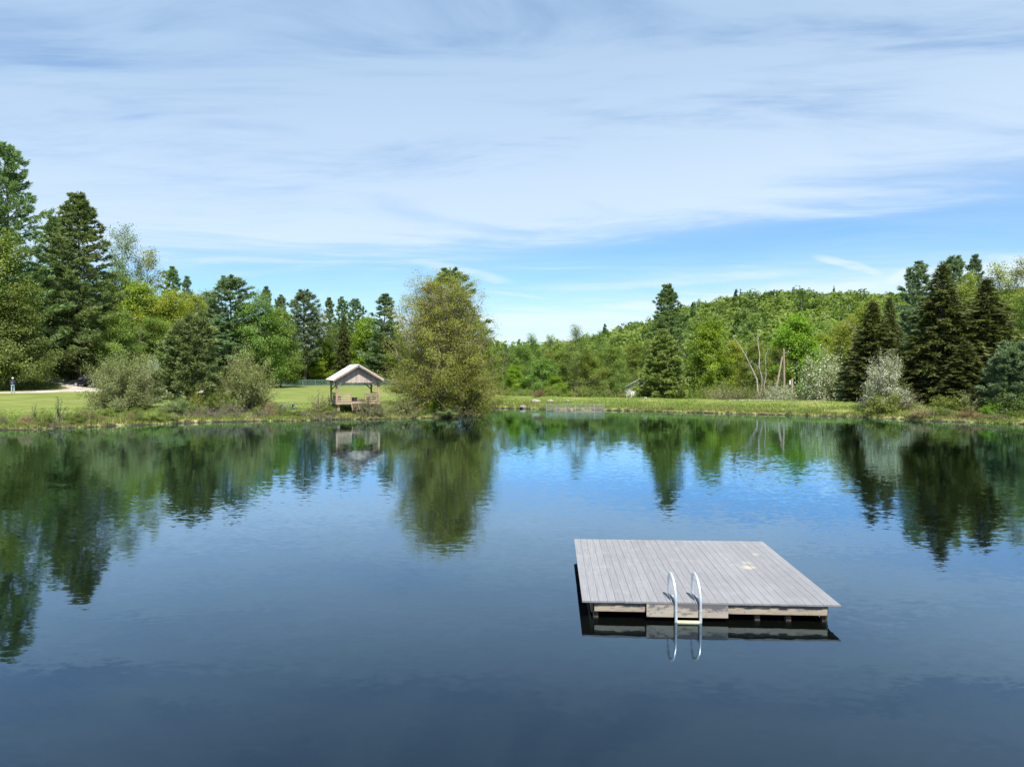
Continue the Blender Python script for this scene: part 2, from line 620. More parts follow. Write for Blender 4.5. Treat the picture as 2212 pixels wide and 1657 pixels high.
def ground_mat():
    m, T, out = material('ground_cover')
    geo = T.n('ShaderNodeNewGeometry')
    pos = geo.outputs['Position']
    a = T.n('ShaderNodeAttribute', attribute_name='shore')
    a2 = T.n('ShaderNodeAttribute', attribute_name='wood')
    n1 = T.noise(pos, 0.09, 4, 0.6)
    n2 = T.noise(pos, 0.7, 5, 0.65)
    n3 = T.noise(T.mapping(pos, (0.25, 1.6, 1), (0, 0, R(12))), 1.0, 4, 0.6)
    n4 = T.noise(pos, 4.0, 4, 0.7)
    lawn = T.mix(T.ss(n3, 0.36, 0.64), (0.098, 0.136, 0.024), (0.190, 0.212, 0.050))
    lawn = T.mix(T.math('MULTIPLY', T.ss(n1, 0.48, 0.70), 0.6), lawn, (0.215, 0.20, 0.075))
    lawn = T.mix(T.math('MULTIPLY', T.ss(n4, 0.35, 0.75), 0.55), lawn, (0.085, 0.125, 0.022))
    n5 = T.noise(T.mapping(pos, (0.12, 0.9, 1), (0, 0, R(-6))), 1.0, 5, 0.7)
    lawn = T.mix(T.math('MULTIPLY', T.ss(n5, 0.52, 0.66), 0.5), lawn, (0.235, 0.245, 0.075))
    rough = T.mix(T.ss(n2, 0.38, 0.64), (0.16, 0.19, 0.045), (0.31, 0.26, 0.12))
    c = T.mix(T.ss(T.math('ADD', a.outputs['Fac'], T.math('MULTIPLY', T.math('SUBTRACT', n2, 0.5), 4.0)), 1.0, 4.2), rough, lawn)
    c = T.mix(T.ss(T.math('ADD', a.outputs['Fac'], T.math('MULTIPLY', T.math('SUBTRACT', T.noise(pos, 1.7, 4, 0.7), 0.5), 1.9)), 0.08, 0.42), (0.034, 0.024, 0.017), c)
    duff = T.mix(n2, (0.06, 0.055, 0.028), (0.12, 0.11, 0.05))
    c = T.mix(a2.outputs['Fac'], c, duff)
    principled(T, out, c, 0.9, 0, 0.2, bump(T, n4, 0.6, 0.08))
    return m


gm = mesh_arrays('ground', Vt, q, tri, ground_mat(), smoothf=True)
sh = gm.attributes.new('shore', 'FLOAT', 'POINT')
sh.data.foreach_set('value', np.append(np.clip(SD.ravel(), -5, 60), -5).astype(np.float32))
PXg = CXP + FPX * TX / np.maximum(TY, 1)
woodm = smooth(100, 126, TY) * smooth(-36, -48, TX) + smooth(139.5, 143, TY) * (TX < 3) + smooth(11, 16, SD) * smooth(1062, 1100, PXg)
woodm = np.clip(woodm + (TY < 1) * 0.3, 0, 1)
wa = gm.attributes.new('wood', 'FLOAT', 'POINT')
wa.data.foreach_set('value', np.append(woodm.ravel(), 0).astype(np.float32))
tag(link('ground', gm), kind='structure')


# ------------------------------------------------------------------ water
def water_mat():
    m, T, out = material('pond_water')
    geo = T.n('ShaderNodeNewGeometry')
    pos = geo.outputs['Position']

    def tilt(scale, mp, rot, detail=2.0, rough=0.5):
        c = T.noise(T.mapping(pos, mp, (0, 0, R(rot))), scale, detail, rough, 0.0, True)
        return T.vmath('SUBTRACT', c, (0.5, 0.5, 0.5))

    def scaled(vv, s):
        nd = T.n('ShaderNodeVectorMath', operation='SCALE')
        T.link(vv, nd.inputs[0])
        T.setin(nd.inputs['Scale'], s)
        return nd.outputs[0]
    px_, py_, pz_ = T.sep(pos)
    patch = T.noise(T.mapping(pos, (0.035, 0.06, 1), (0, 0, R(10))), 1.0, 3, 0.55)
    # a breeze roughens the middle of the pond, the far margin lies calmer
    breeze = T.math('MULTIPLY', T.ss(py_, 13, 22), T.ss(py_, 46, 30))
    amp = T.math('ADD', T.ss(patch, 0.35, 0.7, 0.35, 1.0), T.math('MULTIPLY', breeze, 0.55))
    fine = tilt(1.0, (4.6, 8.5, 1), 14, 3.0, 0.6)
    mid = tilt(1.0, (1.1, 2.6, 1), -10, 2.0)
    swell = tilt(1.0, (0.16, 0.4, 1), 8, 2.0)
    s = T.vmath('ADD', scaled(fine, T.math('MULTIPLY', amp, 0.070)), scaled(mid, T.math('MULTIPLY', amp, 0.020)))
    s = T.vmath('ADD', s, scaled(swell, 0.007))
    s = T.vmath('MULTIPLY', s, (0.55, 1.0, 0.0))
    nrm = T.vmath('NORMALIZE', T.vmath('ADD', s, (0, 0, 1)))
    fr = T.n('ShaderNodeFresnel')
    fr.inputs['IOR'].default_value = 1.36
    T.link(nrm, fr.inputs['Normal'])
    gl = T.n('ShaderNodeBsdfGlossy')
    gl.inputs['Color'].default_value = (0.63, 0.84, 1.0, 1)
    gl.inputs['Roughness'].default_value = 0.035
    T.link(nrm, gl.inputs['Normal'])
    df = T.n('ShaderNodeBsdfDiffuse')
    df.inputs['Color'].default_value = (0.0025, 0.0032, 0.0024, 1)
    trn = T.n('ShaderNodeBsdfTransparent')
    trn.inputs['Color'].default_value = (0.62, 0.50, 0.22, 1)
    body = T.n('ShaderNodeMixShader')
    body.inputs[0].default_value = 0.10
    T.link(df.outputs[0], body.inputs[1])
    T.link(trn.outputs[0], body.inputs[2])
    mx = T.n('ShaderNodeMixShader')
    T.link(T.math('MULTIPLY', fr.outputs[0], 2.05, None, True), mx.inputs[0])
    T.link(body.outputs[0], mx.inputs[1])
    T.link(gl.outputs[0], mx.inputs[2])
    T.link(mx.outputs[0], out.inputs[0])
    return m


def expand(P, d):
    t = np.roll(P, -1, 0) - np.roll(P, 1, 0)
    t /= np.linalg.norm(t, axis=1)[:, None]
    nrm = np.stack([t[:, 1], -t[:, 0]], -1)
    area = 0.5 * np.sum(P[:, 0] * np.roll(P[:, 1], -1) - np.roll(P[:, 0], -1) * P[:, 1])
    return P + nrm * d * (1 if area > 0 else -1)


WP = expand(POLY, 0.45)
wmb = MB()
wmb.v = [(p[0], p[1], 0.0) for p in WP]
wmb.f = [tuple(range(len(WP)))]
wme = bpy.data.meshes.new('pond_water')
wme.from_pydata(wmb.v, [], wmb.f)
wme.materials.append(water_mat())
import bmesh
bm = bmesh.new()
bm.from_mesh(wme)
bmesh.ops.triangulate(bm, faces=bm.faces)
bmesh.ops.recalc_face_normals(bm, faces=bm.faces)
if sum(f.normal.z for f in bm.faces) < 0:
    bmesh.ops.reverse_faces(bm, faces=bm.faces)
bm.to_mesh(wme)
bm.free()
tag(link('pond_water', wme), kind='structure')

# ------------------------------------------------------------------ gravel road
gravel, T, out = material('gravel')
pos = T.n('ShaderNodeNewGeometry').outputs['Position']
g1 = T.noise(pos, 0.5, 5, 0.6)
g2 = T.noise(pos, 14, 3, 0.7)
principled(T, out, T.mix(T.ss(g1, 0.3, 0.7), (0.30, 0.265, 0.225), (0.42, 0.375, 0.325)), 0.95, 0, 0.2, bump(T, g2, 0.5, 0.03))


def road(name, pts, widths, lift=0.05):
    pts = np.array(pts, dtype=float)
    # smooth the centre line
    t = np.linspace(0, len(pts) - 1, (len(pts) - 1) * 14 + 1)

    def cr(t):
        i = np.clip(t.astype(int), 0, len(pts) - 2)
        f = (t - i)[:, None]
        p0, p1, p2, p3 = pts[np.clip(i - 1, 0, None)], pts[i], pts[i + 1], pts[np.clip(i + 2, None, len(pts) - 1)]
        return 0.5 * (2 * p1 + (p2 - p0) * f + (2 * p0 - 5 * p1 + 4 * p2 - p3) * f ** 2 + (3 * p1 - p0 - 3 * p2 + p3) * f ** 3)
    c = cr(t)
    wv = np.interp(t, np.arange(len(widths)), widths)
    d = np.gradient(c, axis=0)
    d /= np.linalg.norm(d, axis=1)[:, None]
    nrm = np.stack([-d[:, 1], d[:, 0]], -1)
    K = 7
    V = []
    rg = np.random.default_rng(2)
    for k in range(K):
        s = (k / (K - 1) - 0.5)
        w_ = wv + (rg.normal(0, 0.12, len(c)) if k in (0, K - 1) else 0)
        P = c + nrm * (s * w_)[:, None]
        z = ground(P[:, 0], P[:, 1]) + lift + (0.02 if 0 < k < K - 1 else -0.09)
        V.append(np.column_stack([P, z]))
    n = len(c)
    V = np.concatenate(V)
    Q = [(k * n + i, k * n + i + 1, (k + 1) * n + i + 1, (k + 1) * n + i) for k in range(K - 1) for i in range(n - 1)]
    return tag(link(name, mesh_arrays(name, V, Q, None, gravel, smoothf=True)), kind='structure')


road('gravel_road', [(-82, 82.0), (-68, 84), (-61, 86), (-58, 89), (-55.5, 93), (-52, 97), (-46, 101), (-41, 104)], [2.6, 2.6, 3.0, 4.4, 6.0, 6.5, 6.5, 6.0])
road('gravel_road', [(-56, 94), (-62, 100), (-69, 107), (-78, 117), (-92, 132)], [4.0, 3.8, 3.6, 3.2, 3.0], 0.055)
road('gravel_path', [(24, 78.0), (34, 72.5), (40, 70), (50, 68)], [1.6, 1.6, 1.6, 1.6])


# ------------------------------------------------------------------ plant generators
def unit(v):
    return v / (np.linalg.norm(v, axis=-1, keepdims=True) + 1e-9)


def tubes(lines, sides=4):
    """lines: list of (points (n,3), radii (n,)) -> verts, quads"""
    V, Q = [], []
    o = 0
    an = np.arange(sides) * 2 * math.pi / sides
    ca, sa = np.cos(an), np.sin(an)
    for P, r in lines:
        P = np.asarray(P)
        r = np.asarray(r)
        t = unit(np.gradient(P, axis=0))
        ref = np.array([0.36, 0.48, 0.8]) if abs(t[0, 2]) < 0.85 else np.array([1.0, 0.2, 0.0])
        x = unit(np.cross(t, ref))
        y = np.cross(t, x)
        ring = P[:, None, :] + (x[:, None, :] * ca[None, :, None] + y[:, None, :] * sa[None, :, None]) * r[:, None, None]
        n = len(P)
        V.append(ring.reshape(-1, 3))
        i = np.arange(n - 1)[:, None]
        k = np.arange(sides)[None, :]
        k2 = (k + 1) % sides
        Q.append((np.stack([i * sides + k, i * sides + k2, (i + 1) * sides + k2, (i + 1) * sides + k], -1) + o).reshape(-1, 4))
        o += n * sides
    return np.concatenate(V), np.concatenate(Q)


def bez(a, b, c, n):
    t = np.linspace(0, 1, n)[:, None]
    return (1 - t) ** 2 * a + 2 * t * (1 - t) * b + t * t * c


def leaf_faces(C, size, rng, out=None, aspect=0.55, upb=0.5, ob=0.65, along=None):
    """rhombic leaves: one quad each"""
    n = len(C)
    nr_ = rng.normal(size=(n, 3))
    nr_[:, 2] = nr_[:, 2] + upb * 1.5
    if out is not None:
        nr_ = nr_ + out * ob * 2
    nr_ = unit(nr_)
    tg = rng.normal(size=(n, 3)) if along is None else along + rng.normal(size=(n, 3)) * 0.5
    tg = unit(tg - nr_ * np.sum(tg * nr_, -1, keepdims=True))
    bt = np.cross(nr_, tg)
    s = (size * rng.uniform(0.65, 1.35, n))[:, None]
    fold = nr_ * s * 0.12
    V = np.stack([C - tg * s, C + bt * s * aspect + fold, C + tg * s, C - bt * s * aspect + fold], 1).reshape(-1, 3)
    Q = np.arange(4 * n).reshape(n, 4)
    return V, Q


def norm_mesh(V, H, W):
    return V


class Plant:
    """meshes of one plant variant: list of (part name, mesh) with its own nominal height and width"""
    def __init__(self, parts, H, W):
        self.parts, self.H, self.W = parts, H, W


def decid(seed, H=14.0, W=9.0, zb=0.18, nlimb=26, nsub=7, leafN=26, leaf=0.17, sig=0.55, env=(0.75, 0.6), trunk_r=0.2, up=0.5, mat='green', bark='bark', stems=1, lean=0.0, twigs=True, inner=0.3, fan=0):
    rng = np.random.default_rng(seed)
    lines, cl, clout = [], [], []
    trunks = []
    for s in range(stems):
        az = rng.uniform(0, 6.28) if stems == 1 else s * 6.28 / stems + rng.uniform(-0.4, 0.4)
        sp = lean * H if stems > 1 else 0.02 * H
        top = np.array([math.cos(az) * sp, math.sin(az) * sp, H * (0.86 if stems == 1 else rng.uniform(0.7, 0.9))])
        mid = np.array([math.cos(az) * sp * 0.35, math.sin(az) * sp * 0.35, H * 0.42]) + rng.normal(0, 0.012 * H, 3) * [1, 1, 0]
        P = bez(np.array([0.12 * math.cos(az), 0.12 * math.sin(az), -0.3]) if stems > 1 else np.array([0, 0, -0.3]), mid, top, 9)
        P[1:-1, :2] += rng.normal(0, 0.008 * H, (7, 2))
        rr = trunk_r * (1 if stems == 1 else 0.62) * np.linspace(1.15, 0.12, 9)
        lines.append((P, rr))
        trunks.append(P)
    for i in range(nlimb):
        t = (i + rng.uniform(0.1, 0.9)) / nlimb
        zt = H * (zb + (1 - zb) * (t * 0.97 + 0.02))
        az = i * 2.39996 + rng.uniform(-0.5, 0.5)
        a, b = env
        r_env = W / 2 * max(0.06, math.sin(math.pi * min(0.995, max(0.02, (0.12 + 0.88 * t)) ** a)) ** b)
        rr = r_env * math.sqrt(rng.uniform(inner, 1.0)) * rng.uniform(0.85, 1.08)
        end = np.array([math.cos(az) * rr, math.sin(az) * rr, zt])
        Tk = trunks[i % len(trunks)]
        zs = np.clip(zt - up * rr - 0.05 * H, 0.08 * H if stems > 1 else max(0.5 * zb * H, 0.06 * H), 0.82 * H)
        k = np.interp(zs, Tk[:, 2], np.arange(len(Tk)))
        i0 = int(min(k, len(Tk) - 2))
        st = Tk[i0] + (Tk[i0 + 1] - Tk[i0]) * (k - i0)
        dirv = end - st
        ctl = st + dirv * np.array([0.55, 0.55, 0.35]) + rng.normal(0, 0.03 * W, 3)
        P = bez(st, ctl, end, 6)
        r0 = trunk_r * (0.42 - 0.26 * t) * (0.6 + 0.4 * rr / (W / 2))
        lines.append((P, np.linspace(max(r0, 0.02), 0.012, 6)))
        cl.append(end)
        clout.append(unit(end - np.array([0, 0, zt - 0.15 * H])))
        for j in range(nsub):
            s = rng.uniform(0.35, 0.98)
            kk = s * 5
            i1 = int(min(kk, 4))
            p = P[i1] + (P[i1 + 1] - P[i1]) * (kk - i1)
            d = unit(dirv * [1, 1, 0.4] / (np.linalg.norm(dirv) + 1e-6) + rng.normal(0, 0.75, 3) + np.array([0, 0, 0.25]))
            L = (0.10 + 0.10 * rng.random()) * W
            e = p + d * L
            e[2] = max(e[2], 0.02 * H)
            if twigs:
                lines.append((np.array([p, p + d * L * 0.5 + rng.normal(0, 0.05, 3), e]), np.array([0.026, 0.018, 0.008])))
            cl.append(e)
            clout.append(d)
            cl.append(p + d * L * 0.55)
            clout.append(d)
    for i in range(fan):
        az = i * 2.39996 + rng.uniform(-0.4, 0.4)
        t = rng.uniform(0.12, 0.97)
        rr = W / 2 * max(0.06, math.sin(math.pi * min(0.995, (0.12 + 0.88 * t)) ** env[0]) ** env[1]) * rng.uniform(0.8, 1.0)
        end = np.array([math.cos(az) * rr, math.sin(az) * rr, H * (zb + (1 - zb) * t)])
        st = np.array([math.cos(az) * 0.35, math.sin(az) * 0.35, rng.uniform(0.3, 0.16 * H)])
        B = bez(st, st + (end - st) * np.array([0.42, 0.42, 0.52]) + rng.normal(0, 0.12, 3), end, 7)
        lines.append((B, np.linspace(0.055, 0.012, 7)))
        for q_ in (B[6], B[5], B[4] * 0.5 + B[5] * 0.5, B[4]):
            cl.append(q_ + rng.normal(0, 0.15, 3))
            clout.append(unit(end))
        for k in range(5):
            q_ = B[rng.integers(3, 7)]
            d = unit(end - st + rng.normal(0, 2.2, 3) + np.array([0, 0, 1.5]))
            e = q_ + d * rng.uniform(0.5, 1.3)
            lines.append((np.array([q_, e]), np.array([0.018, 0.007])))
            cl.append(e)
            clout.append(d)
    cl = np.array(cl)
    clout = np.array(clout)
    # leaf clumps, some thick and some thin
    w_ = rng.gamma(2.2, 1.0, len(cl))
    cnt = np.maximum(2, (w_ / w_.mean() * leafN)).astype(int)
    idx = np.repeat(np.arange(len(cl)), cnt)
    C = cl[idx] + rng.normal(0, 1, (len(idx), 3)) * sig * np.array([1, 1, 0.62])
    C[:, 2] = np.maximum(C[:, 2], 0.15)
    outv = unit(C - np.array([0, 0, H * 0.45]))
    LV, LQ = leaf_faces(C, leaf, rng, outv)
    ctint = rng.uniform(0, 1, len(cl))
    tint = np.clip(0.55 * ctint[idx] + 0.45 * rng.random(len(idx)), 0, 1)
    TV, TQ = tubes(lines, 4)
    return Plant([('trunk', mesh_arrays('trunk', TV, TQ, None, M[bark], smoothf=True)),
                  ('crown', mesh_arrays('crown', LV, LQ, None, M[mat], {'tint': tint}))], H, W)


def needles(base, d, length, width, rng):
    n = len(base)
    side = unit(np.cross(d, rng.normal(size=(n, 3))))
    wv = side * (width * rng.uniform(0.6, 1.4, n))[:, None]
    tip = base + d * (length * rng.uniform(0.6, 1.3, n))[:, None]
    V = np.stack([base - wv, base + wv, tip], 1).reshape(-1, 3)
    return V, np.arange(3 * n).reshape(n, 3)


def pine(seed, H=24.0, W=9.0, zb=0.12, step=0.95, nb=5, k=6, env=0.75, mat='pine', top_up=0.85, low=-0.02, irr=0.45, dens=1.7, tl=0.42, tw=0.075, trunk_r=0.27, start=0.22, gap=0.12, tip=0.22, topround=0.0):
    """white pine habit: whorls of long limbs with upturned tips and flat plumes of needles"""
    rng = np.random.default_rng(seed)
    lines = []
    P = np.zeros((8, 3))
    P[:, 2] = np.linspace(-0.3, H * 0.985, 8)
    P[1:-1, :2] = rng.normal(0, 0.006 * H, (6, 2))
    lines.append((P, np.linspace(trunk_r * 1.1, 0.03, 8)))
    tb, td, tt, tsz = [], [], [], []
    z = zb * H
    ph = 0.0
    while z < H * 0.985:
        t = (H - z) / (H * (1 - zb))
        L0 = W / 2 * (topround + (1 - topround) * t ** env) * (1.0 if t < 0.8 else 1.0 - 0.45 * (t - 0.8) / 0.2 * rng.random())
        nbr = max(3, int(nb + rng.integers(-1, 2)))
        wf = rng.uniform(1 - irr * 0.6, 1 + irr * 0.35)
        for b in range(nbr):
            if rng.random() < gap * (0.3 + t):
                continue
            az = ph + b * 6.283 / nbr + rng.uniform(-0.3, 0.3)
            L = max(0.25, L0 * wf * rng.uniform(1 - irr, 1.08))
            el = top_up * (1 - t) ** 1.3 + low + rng.normal(0, 0.08)
            h = np.array([math.cos(az), math.sin(az), 0])
            st = np.array([np.interp(z, P[:, 2], P[:, 0]), np.interp(z, P[:, 2], P[:, 1]), z])
            end = st + h * L * math.cos(el) + np.array([0, 0, L * math.sin(el) + L * tip * t])
            ctl = st + h * L * 0.55 + np.array([0, 0, L * math.sin(el) * 0.5 - 0.04 * L])
            B = bez(st, ctl, end, 5)
            lines.append((B, np.linspace(0.02 + 0.012 * L, 0.01, 5)))
            ns = max(3, int(L * (1 - start) * dens * 1.6))
            s = start + (1 - start) * ((np.arange(ns) + rng.random(ns)) / ns)
            s = np.append(s, [0.97, 1.0])
            kk = s * 4
            i0 = np.minimum(kk.astype(int), 3)
            pt = B[i0] + (B[i0 + 1] - B[i0]) * (kk - i0)[:, None]
            lat = np.array([-h[1], h[0], 0])
            sgn = np.where(rng.random(len(s)) < 0.5, -1, 1)[:, None]
            sl_ = ((0.10 + 0.34 * (1 - s)) * L * rng.uniform(0.5, 1.1, len(s)) + 0.12)[:, None]
            dirl = unit(lat * sgn * 0.8 + h * 0.6 + np.array([0, 0, 0.22]) + rng.normal(0, 0.15, (len(s), 3)))
            for fr_ in (0.25, 0.65, 1.0):
                tb.append(pt + dirl * sl_ * fr_)
                td.append(unit(dirl + h * 0.4 + np.array([0, 0, 0.35])))
                tt.append(np.full(len(s), rng.random()))
                tsz.append(np.full(len(s), np.clip(0.45 + L / 2.2, 0.5, 1.0)))
        ph += 1.1
        z += step * rng.uniform(0.65, 1.35) * (0.55 + 0.45 * t ** 0.5)
    tb.append(np.array([[0, 0, H * 0.97], [0, 0, H * 0.985], [0, 0, H]]))
    td.append(np.array([[0, 0, 1.0]] * 3))
    tt.append(np.full(3, 0.6))
    tsz.append(np.full(3, 0.5))
    tb, td, tt, tsz = np.concatenate(tb), np.concatenate(td), np.concatenate(tt), np.concatenate(tsz)
    idx = np.repeat(np.arange(len(tb)), k)
    base = tb[idx] + rng.normal(0, 0.09, (len(idx), 3)) * tsz[idx][:, None]
    d = unit(td[idx] + rng.normal(0, 0.62, (len(idx), 3)) + np.array([0, 0, 0.12]))
    NV, NTr = needles(base, d, tl * tsz[idx], tw * (0.4 + 0.6 * tsz[idx]), rng)
    tint = np.clip(0.5 * tt[idx] + 0.5 * rng.random(len(idx)), 0, 1)
    TV, TQ = tubes(lines, 4)
    return Plant([('trunk', mesh_arrays('trunk', TV, TQ, None, M['bark'], smoothf=True)),
                  ('crown', mesh_arrays('crown', NV, None, NTr, M[mat], {'tint': tint}))], H, W)


def spruce(seed, H=13.0, W=5.4, mat='spruce', k=6, step=0.40, env=0.90):
    """dense cone with drooping tiers"""
    rng = np.random.default_rng(seed)
    lines = [(np.array([[0, 0, -0.3], [0.02, 0, H * 0.5], [0, 0, H * 0.98]]), np.array([0.2, 0.12, 0.02]))]
    tb, td, tt, ts = [], [], [], []
    z = 0.03 * H
    ph = 0
    while z < H * 0.98:
        t = (H - z) / H
        L0 = W / 2 * (t ** env) * (1.0 if t < 0.9 else 0.9)
        nbr = 7 if t > 0.25 else 5
        for b in range(nbr):
            az = ph + b * 6.283 / nbr + rng.uniform(-0.35, 0.35)
            L = max(0.15, L0 * rng.uniform(0.72, 1.12))
            h = np.array([math.cos(az), math.sin(az), 0])
            st = np.array([0, 0, z])
            up = 0.35 * (1 - t) - 0.18 * t
            end = st + h * L + np.array([0, 0, up * L + rng.normal(0, 0.06)])
            ctl = st + h * L * 0.5 + np.array([0, 0, up * L * 0.5 + 0.06 * L])
            B = bez(st, ctl, end, 4)
            lines.append((B, np.linspace(0.03, 0.008, 4)))
            ns = max(3, int(L * 5.0))
            s = 0.2 + 0.8 * ((np.arange(ns) + rng.random(ns)) / ns)
            kk = s * 3
            i0 = np.minimum(kk.astype(int), 2)
            pt = B[i0] + (B[i0 + 1] - B[i0]) * (kk - i0)[:, None]
            lat = np.array([-h[1], h[0], 0])
            sgn = np.where(rng.random(ns) < 0.5, -1, 1)[:, None]
            off = (0.05 + 0.32 * (1 - s) * L * rng.random(ns))[:, None]
            dirl = unit(lat * sgn + h * 0.8 + rng.normal(0, 0.2, (ns, 3)))
            tb.append(pt + dirl * off)
            td.append(unit(dirl * 0.7 + h * 0.6 + np.array([0, 0, -0.25])))
            tt.append(np.full(ns, rng.random()))
            tb.append(pt)
            td.append(unit(h + dirl * 0.5 + np.array([0, 0, 0.1])))
            tt.append(np.full(ns, rng.random()))
            ts.append(np.full(2 * ns, np.clip(0.38 + L / 1.6, 0.4, 1.0)))
        ph += 0.7
        z += step * rng.uniform(0.8, 1.25) * (0.6 + 0.4 * t)
    lz = np.linspace(0.88, 1.0, 26) * H
    tb.append(np.column_stack([np.zeros(26), np.zeros(26), lz]))
    td.append(unit(np.column_stack([rng.normal(0, 0.8, 26), rng.normal(0, 0.8, 26), np.full(26, 0.9)])))
    tt.append(rng.random(26))
    ts.append(np.linspace(0.9, 0.5, 26))
    tb, td, tt, ts = np.concatenate(tb), np.concatenate(td), np.concatenate(tt), np.concatenate(ts)
    idx = np.repeat(np.arange(len(tb)), k)
    base = tb[idx] + rng.normal(0, 0.07, (len(idx), 3))
    d = unit(td[idx] + rng.normal(0, 0.5, (len(idx), 3)))
    NV, NTr = needles(base, d, 0.36 * ts[idx], 0.062 * ts[idx], rng)
    tint = np.clip(0.55 * tt[idx] + 0.45 * rng.random(len(idx)), 0, 1) ** 1.2
    TV, TQ = tubes(lines, 4)
    return Plant([('trunk', mesh_arrays('trunk', TV, TQ, None, M['bark'], smoothf=True)),
                  ('crown', mesh_arrays('crown', NV, None, NTr, M[mat], {'tint': tint}))], H, W)


def shrub(seed, H=4.0, W=6.0, nst=70, leafN=70, leaf=0.07, sig=0.16, mat='willow', bark='twig', flower=0, dome=0.75, aspect=0.35, low=0.05, fine=3):
    """many stems fanning out from the ground into a dome"""
    rng = np.random.default_rng(seed)
    lines, cl, dr = [], [], []
    for i in range(nst):
        az = i * 2.39996 + rng.uniform(-0.3, 0.3)
        v = rng.uniform(0, 1)
        th = math.acos(np.clip(1 - v * (1 - low), 0, 1))
        rr = rng.uniform(0.72, 1.05)
        end = np.array([math.cos(az) * math.sin(th) ** dome * W / 2, math.sin(az) * math.sin(th) ** dome * W / 2, max(0.05 * H, H * math.cos(th))]) * rr
        st = np.array([math.cos(az) * 0.12 * W * rng.random(), math.sin(az) * 0.12 * W * rng.random(), -0.1])
        ctl = st + (end - st) * np.array([0.35, 0.35, 0.65])
        B = bez(st, ctl, end, 5)
        lines.append((B, np.linspace(0.035, 0.006, 5)))
        for s in np.linspace(0.35, 1.0, 7):
            kk = s * 4
            i0 = int(min(kk, 3))
            p = B[i0] + (B[i0 + 1] - B[i0]) * (kk - i0)
            dd = unit(B[i0 + 1] - B[i0])
            for f in range(fine):
                d = unit(dd + rng.normal(0, 0.6, 3) + np.array([0, 0, 0.2]))
                L = 0.10 * W * rng.uniform(0.4, 1.1)
                e = p + d * L
                if f == 0:
                    lines.append((np.array([p, e]), np.array([0.012, 0.005])))
                cl.append((p + e) / 2)
                dr.append(d)
                cl.append(e)
                dr.append(d)
    cl, dr = np.array(cl), np.array(dr)
    w_ = rng.gamma(2.5, 1, len(cl))
    cnt = np.maximum(1, w_ / w_.mean() * leafN * nst / len(cl)).astype(int)
    idx = np.repeat(np.arange(len(cl)), cnt)
    C = cl[idx] + rng.normal(0, sig, (len(idx), 3))
    C[:, 2] = np.maximum(C[:, 2], 0.05)
    LV, LQ = leaf_faces(C, leaf, rng, unit(C), aspect, 0.4, 0.3, dr[idx])
    ct = rng.random(len(cl))
    tint = np.clip(0.5 * ct[idx] + 0.5 * rng.random(len(idx)), 0, 1)
    TV, TQ = tubes(lines, 3)
    parts = [('stems', mesh_arrays('stems', TV, TQ, None, M[bark], smoothf=True)), ('foliage', mesh_arrays('foliage', LV, LQ, None, M[mat], {'tint': tint}))]
    if flower:
        pick = rng.random(len(cl)) < 0.8
        c2 = cl[pick]
        idx = rng.integers(0, len(c2), flower)
        C = c2[idx] + rng.normal(0, sig * 0.8, (flower, 3))
        C = C * 1.02
        C[:, 2] = np.maximum(C[:, 2], 0.08)
        FV, FQ = leaf_faces(C, leaf * 0.62, rng, unit(C), 0.8, 0.6, 0.5)
        parts.append(('blossom', mesh_arrays('blossom', FV, FQ, None, M['blossom'], {'tint': rng.random(flower)})))
    return Plant(parts, H, W)


def bare(seed, H=12.0, W=5.0, trunk_r=0.13, nl=7, nsub=4, mat='dead_twig', lean=(0.1, 0.0)):
    """leafless trunk and limbs"""
    rng = np.random.default_rng(seed)
    top = np.array([lean[0] * H, lean[1] * H, H * 0.95])
    P = bez(np.array([0, 0, -0.3]), np.array([lean[0] * H * 0.4, 0, H * 0.5]) + rng.normal(0, 0.03 * H, 3), top, 8)
    P[1:-1, :2] += rng.normal(0, 0.012 * H, (6, 2))
    tl_ = [(P, np.linspace(trunk_r, 0.03, 8))]
    ln = []
    for i in range(nl):
        s = rng.uniform(0.35, 0.95)
        kk = s * 7
        i0 = int(min(kk, 6))
        p = P[i0] + (P[i0 + 1] - P[i0]) * (kk - i0)
        az = i * 2.4 + rng.uniform(-0.4, 0.4)
        L = W / 2 * rng.uniform(0.4, 1.0)
        e = p + np.array([math.cos(az) * L, math.sin(az) * L, L * rng.uniform(0.9, 2.2)]) * rng.uniform(0.4, 1.0)
        B = bez(p, p + (e - p) * [0.6, 0.6, 0.3], e, 5)
        ln.append((B, np.linspace(0.036, 0.008, 5)))
        for j in range(nsub):
            q_ = B[rng.integers(1, 5)]
            d = unit(e - p + rng.normal(0, 0.8, 3))
            ln.append((np.array([q_, q_ + d * L * rng.uniform(0.2, 0.5)]), np.array([0.014, 0.005])))
    TV, TQ = tubes(tl_, 6)
    BV, BQ = tubes(ln, 3)
    return Plant([('trunk', mesh_arrays('trunk', TV, TQ, None, M[mat], smoothf=True)), ('branches', mesh_arrays('branches', BV, BQ, None, M[mat], smoothf=True))], H, W)


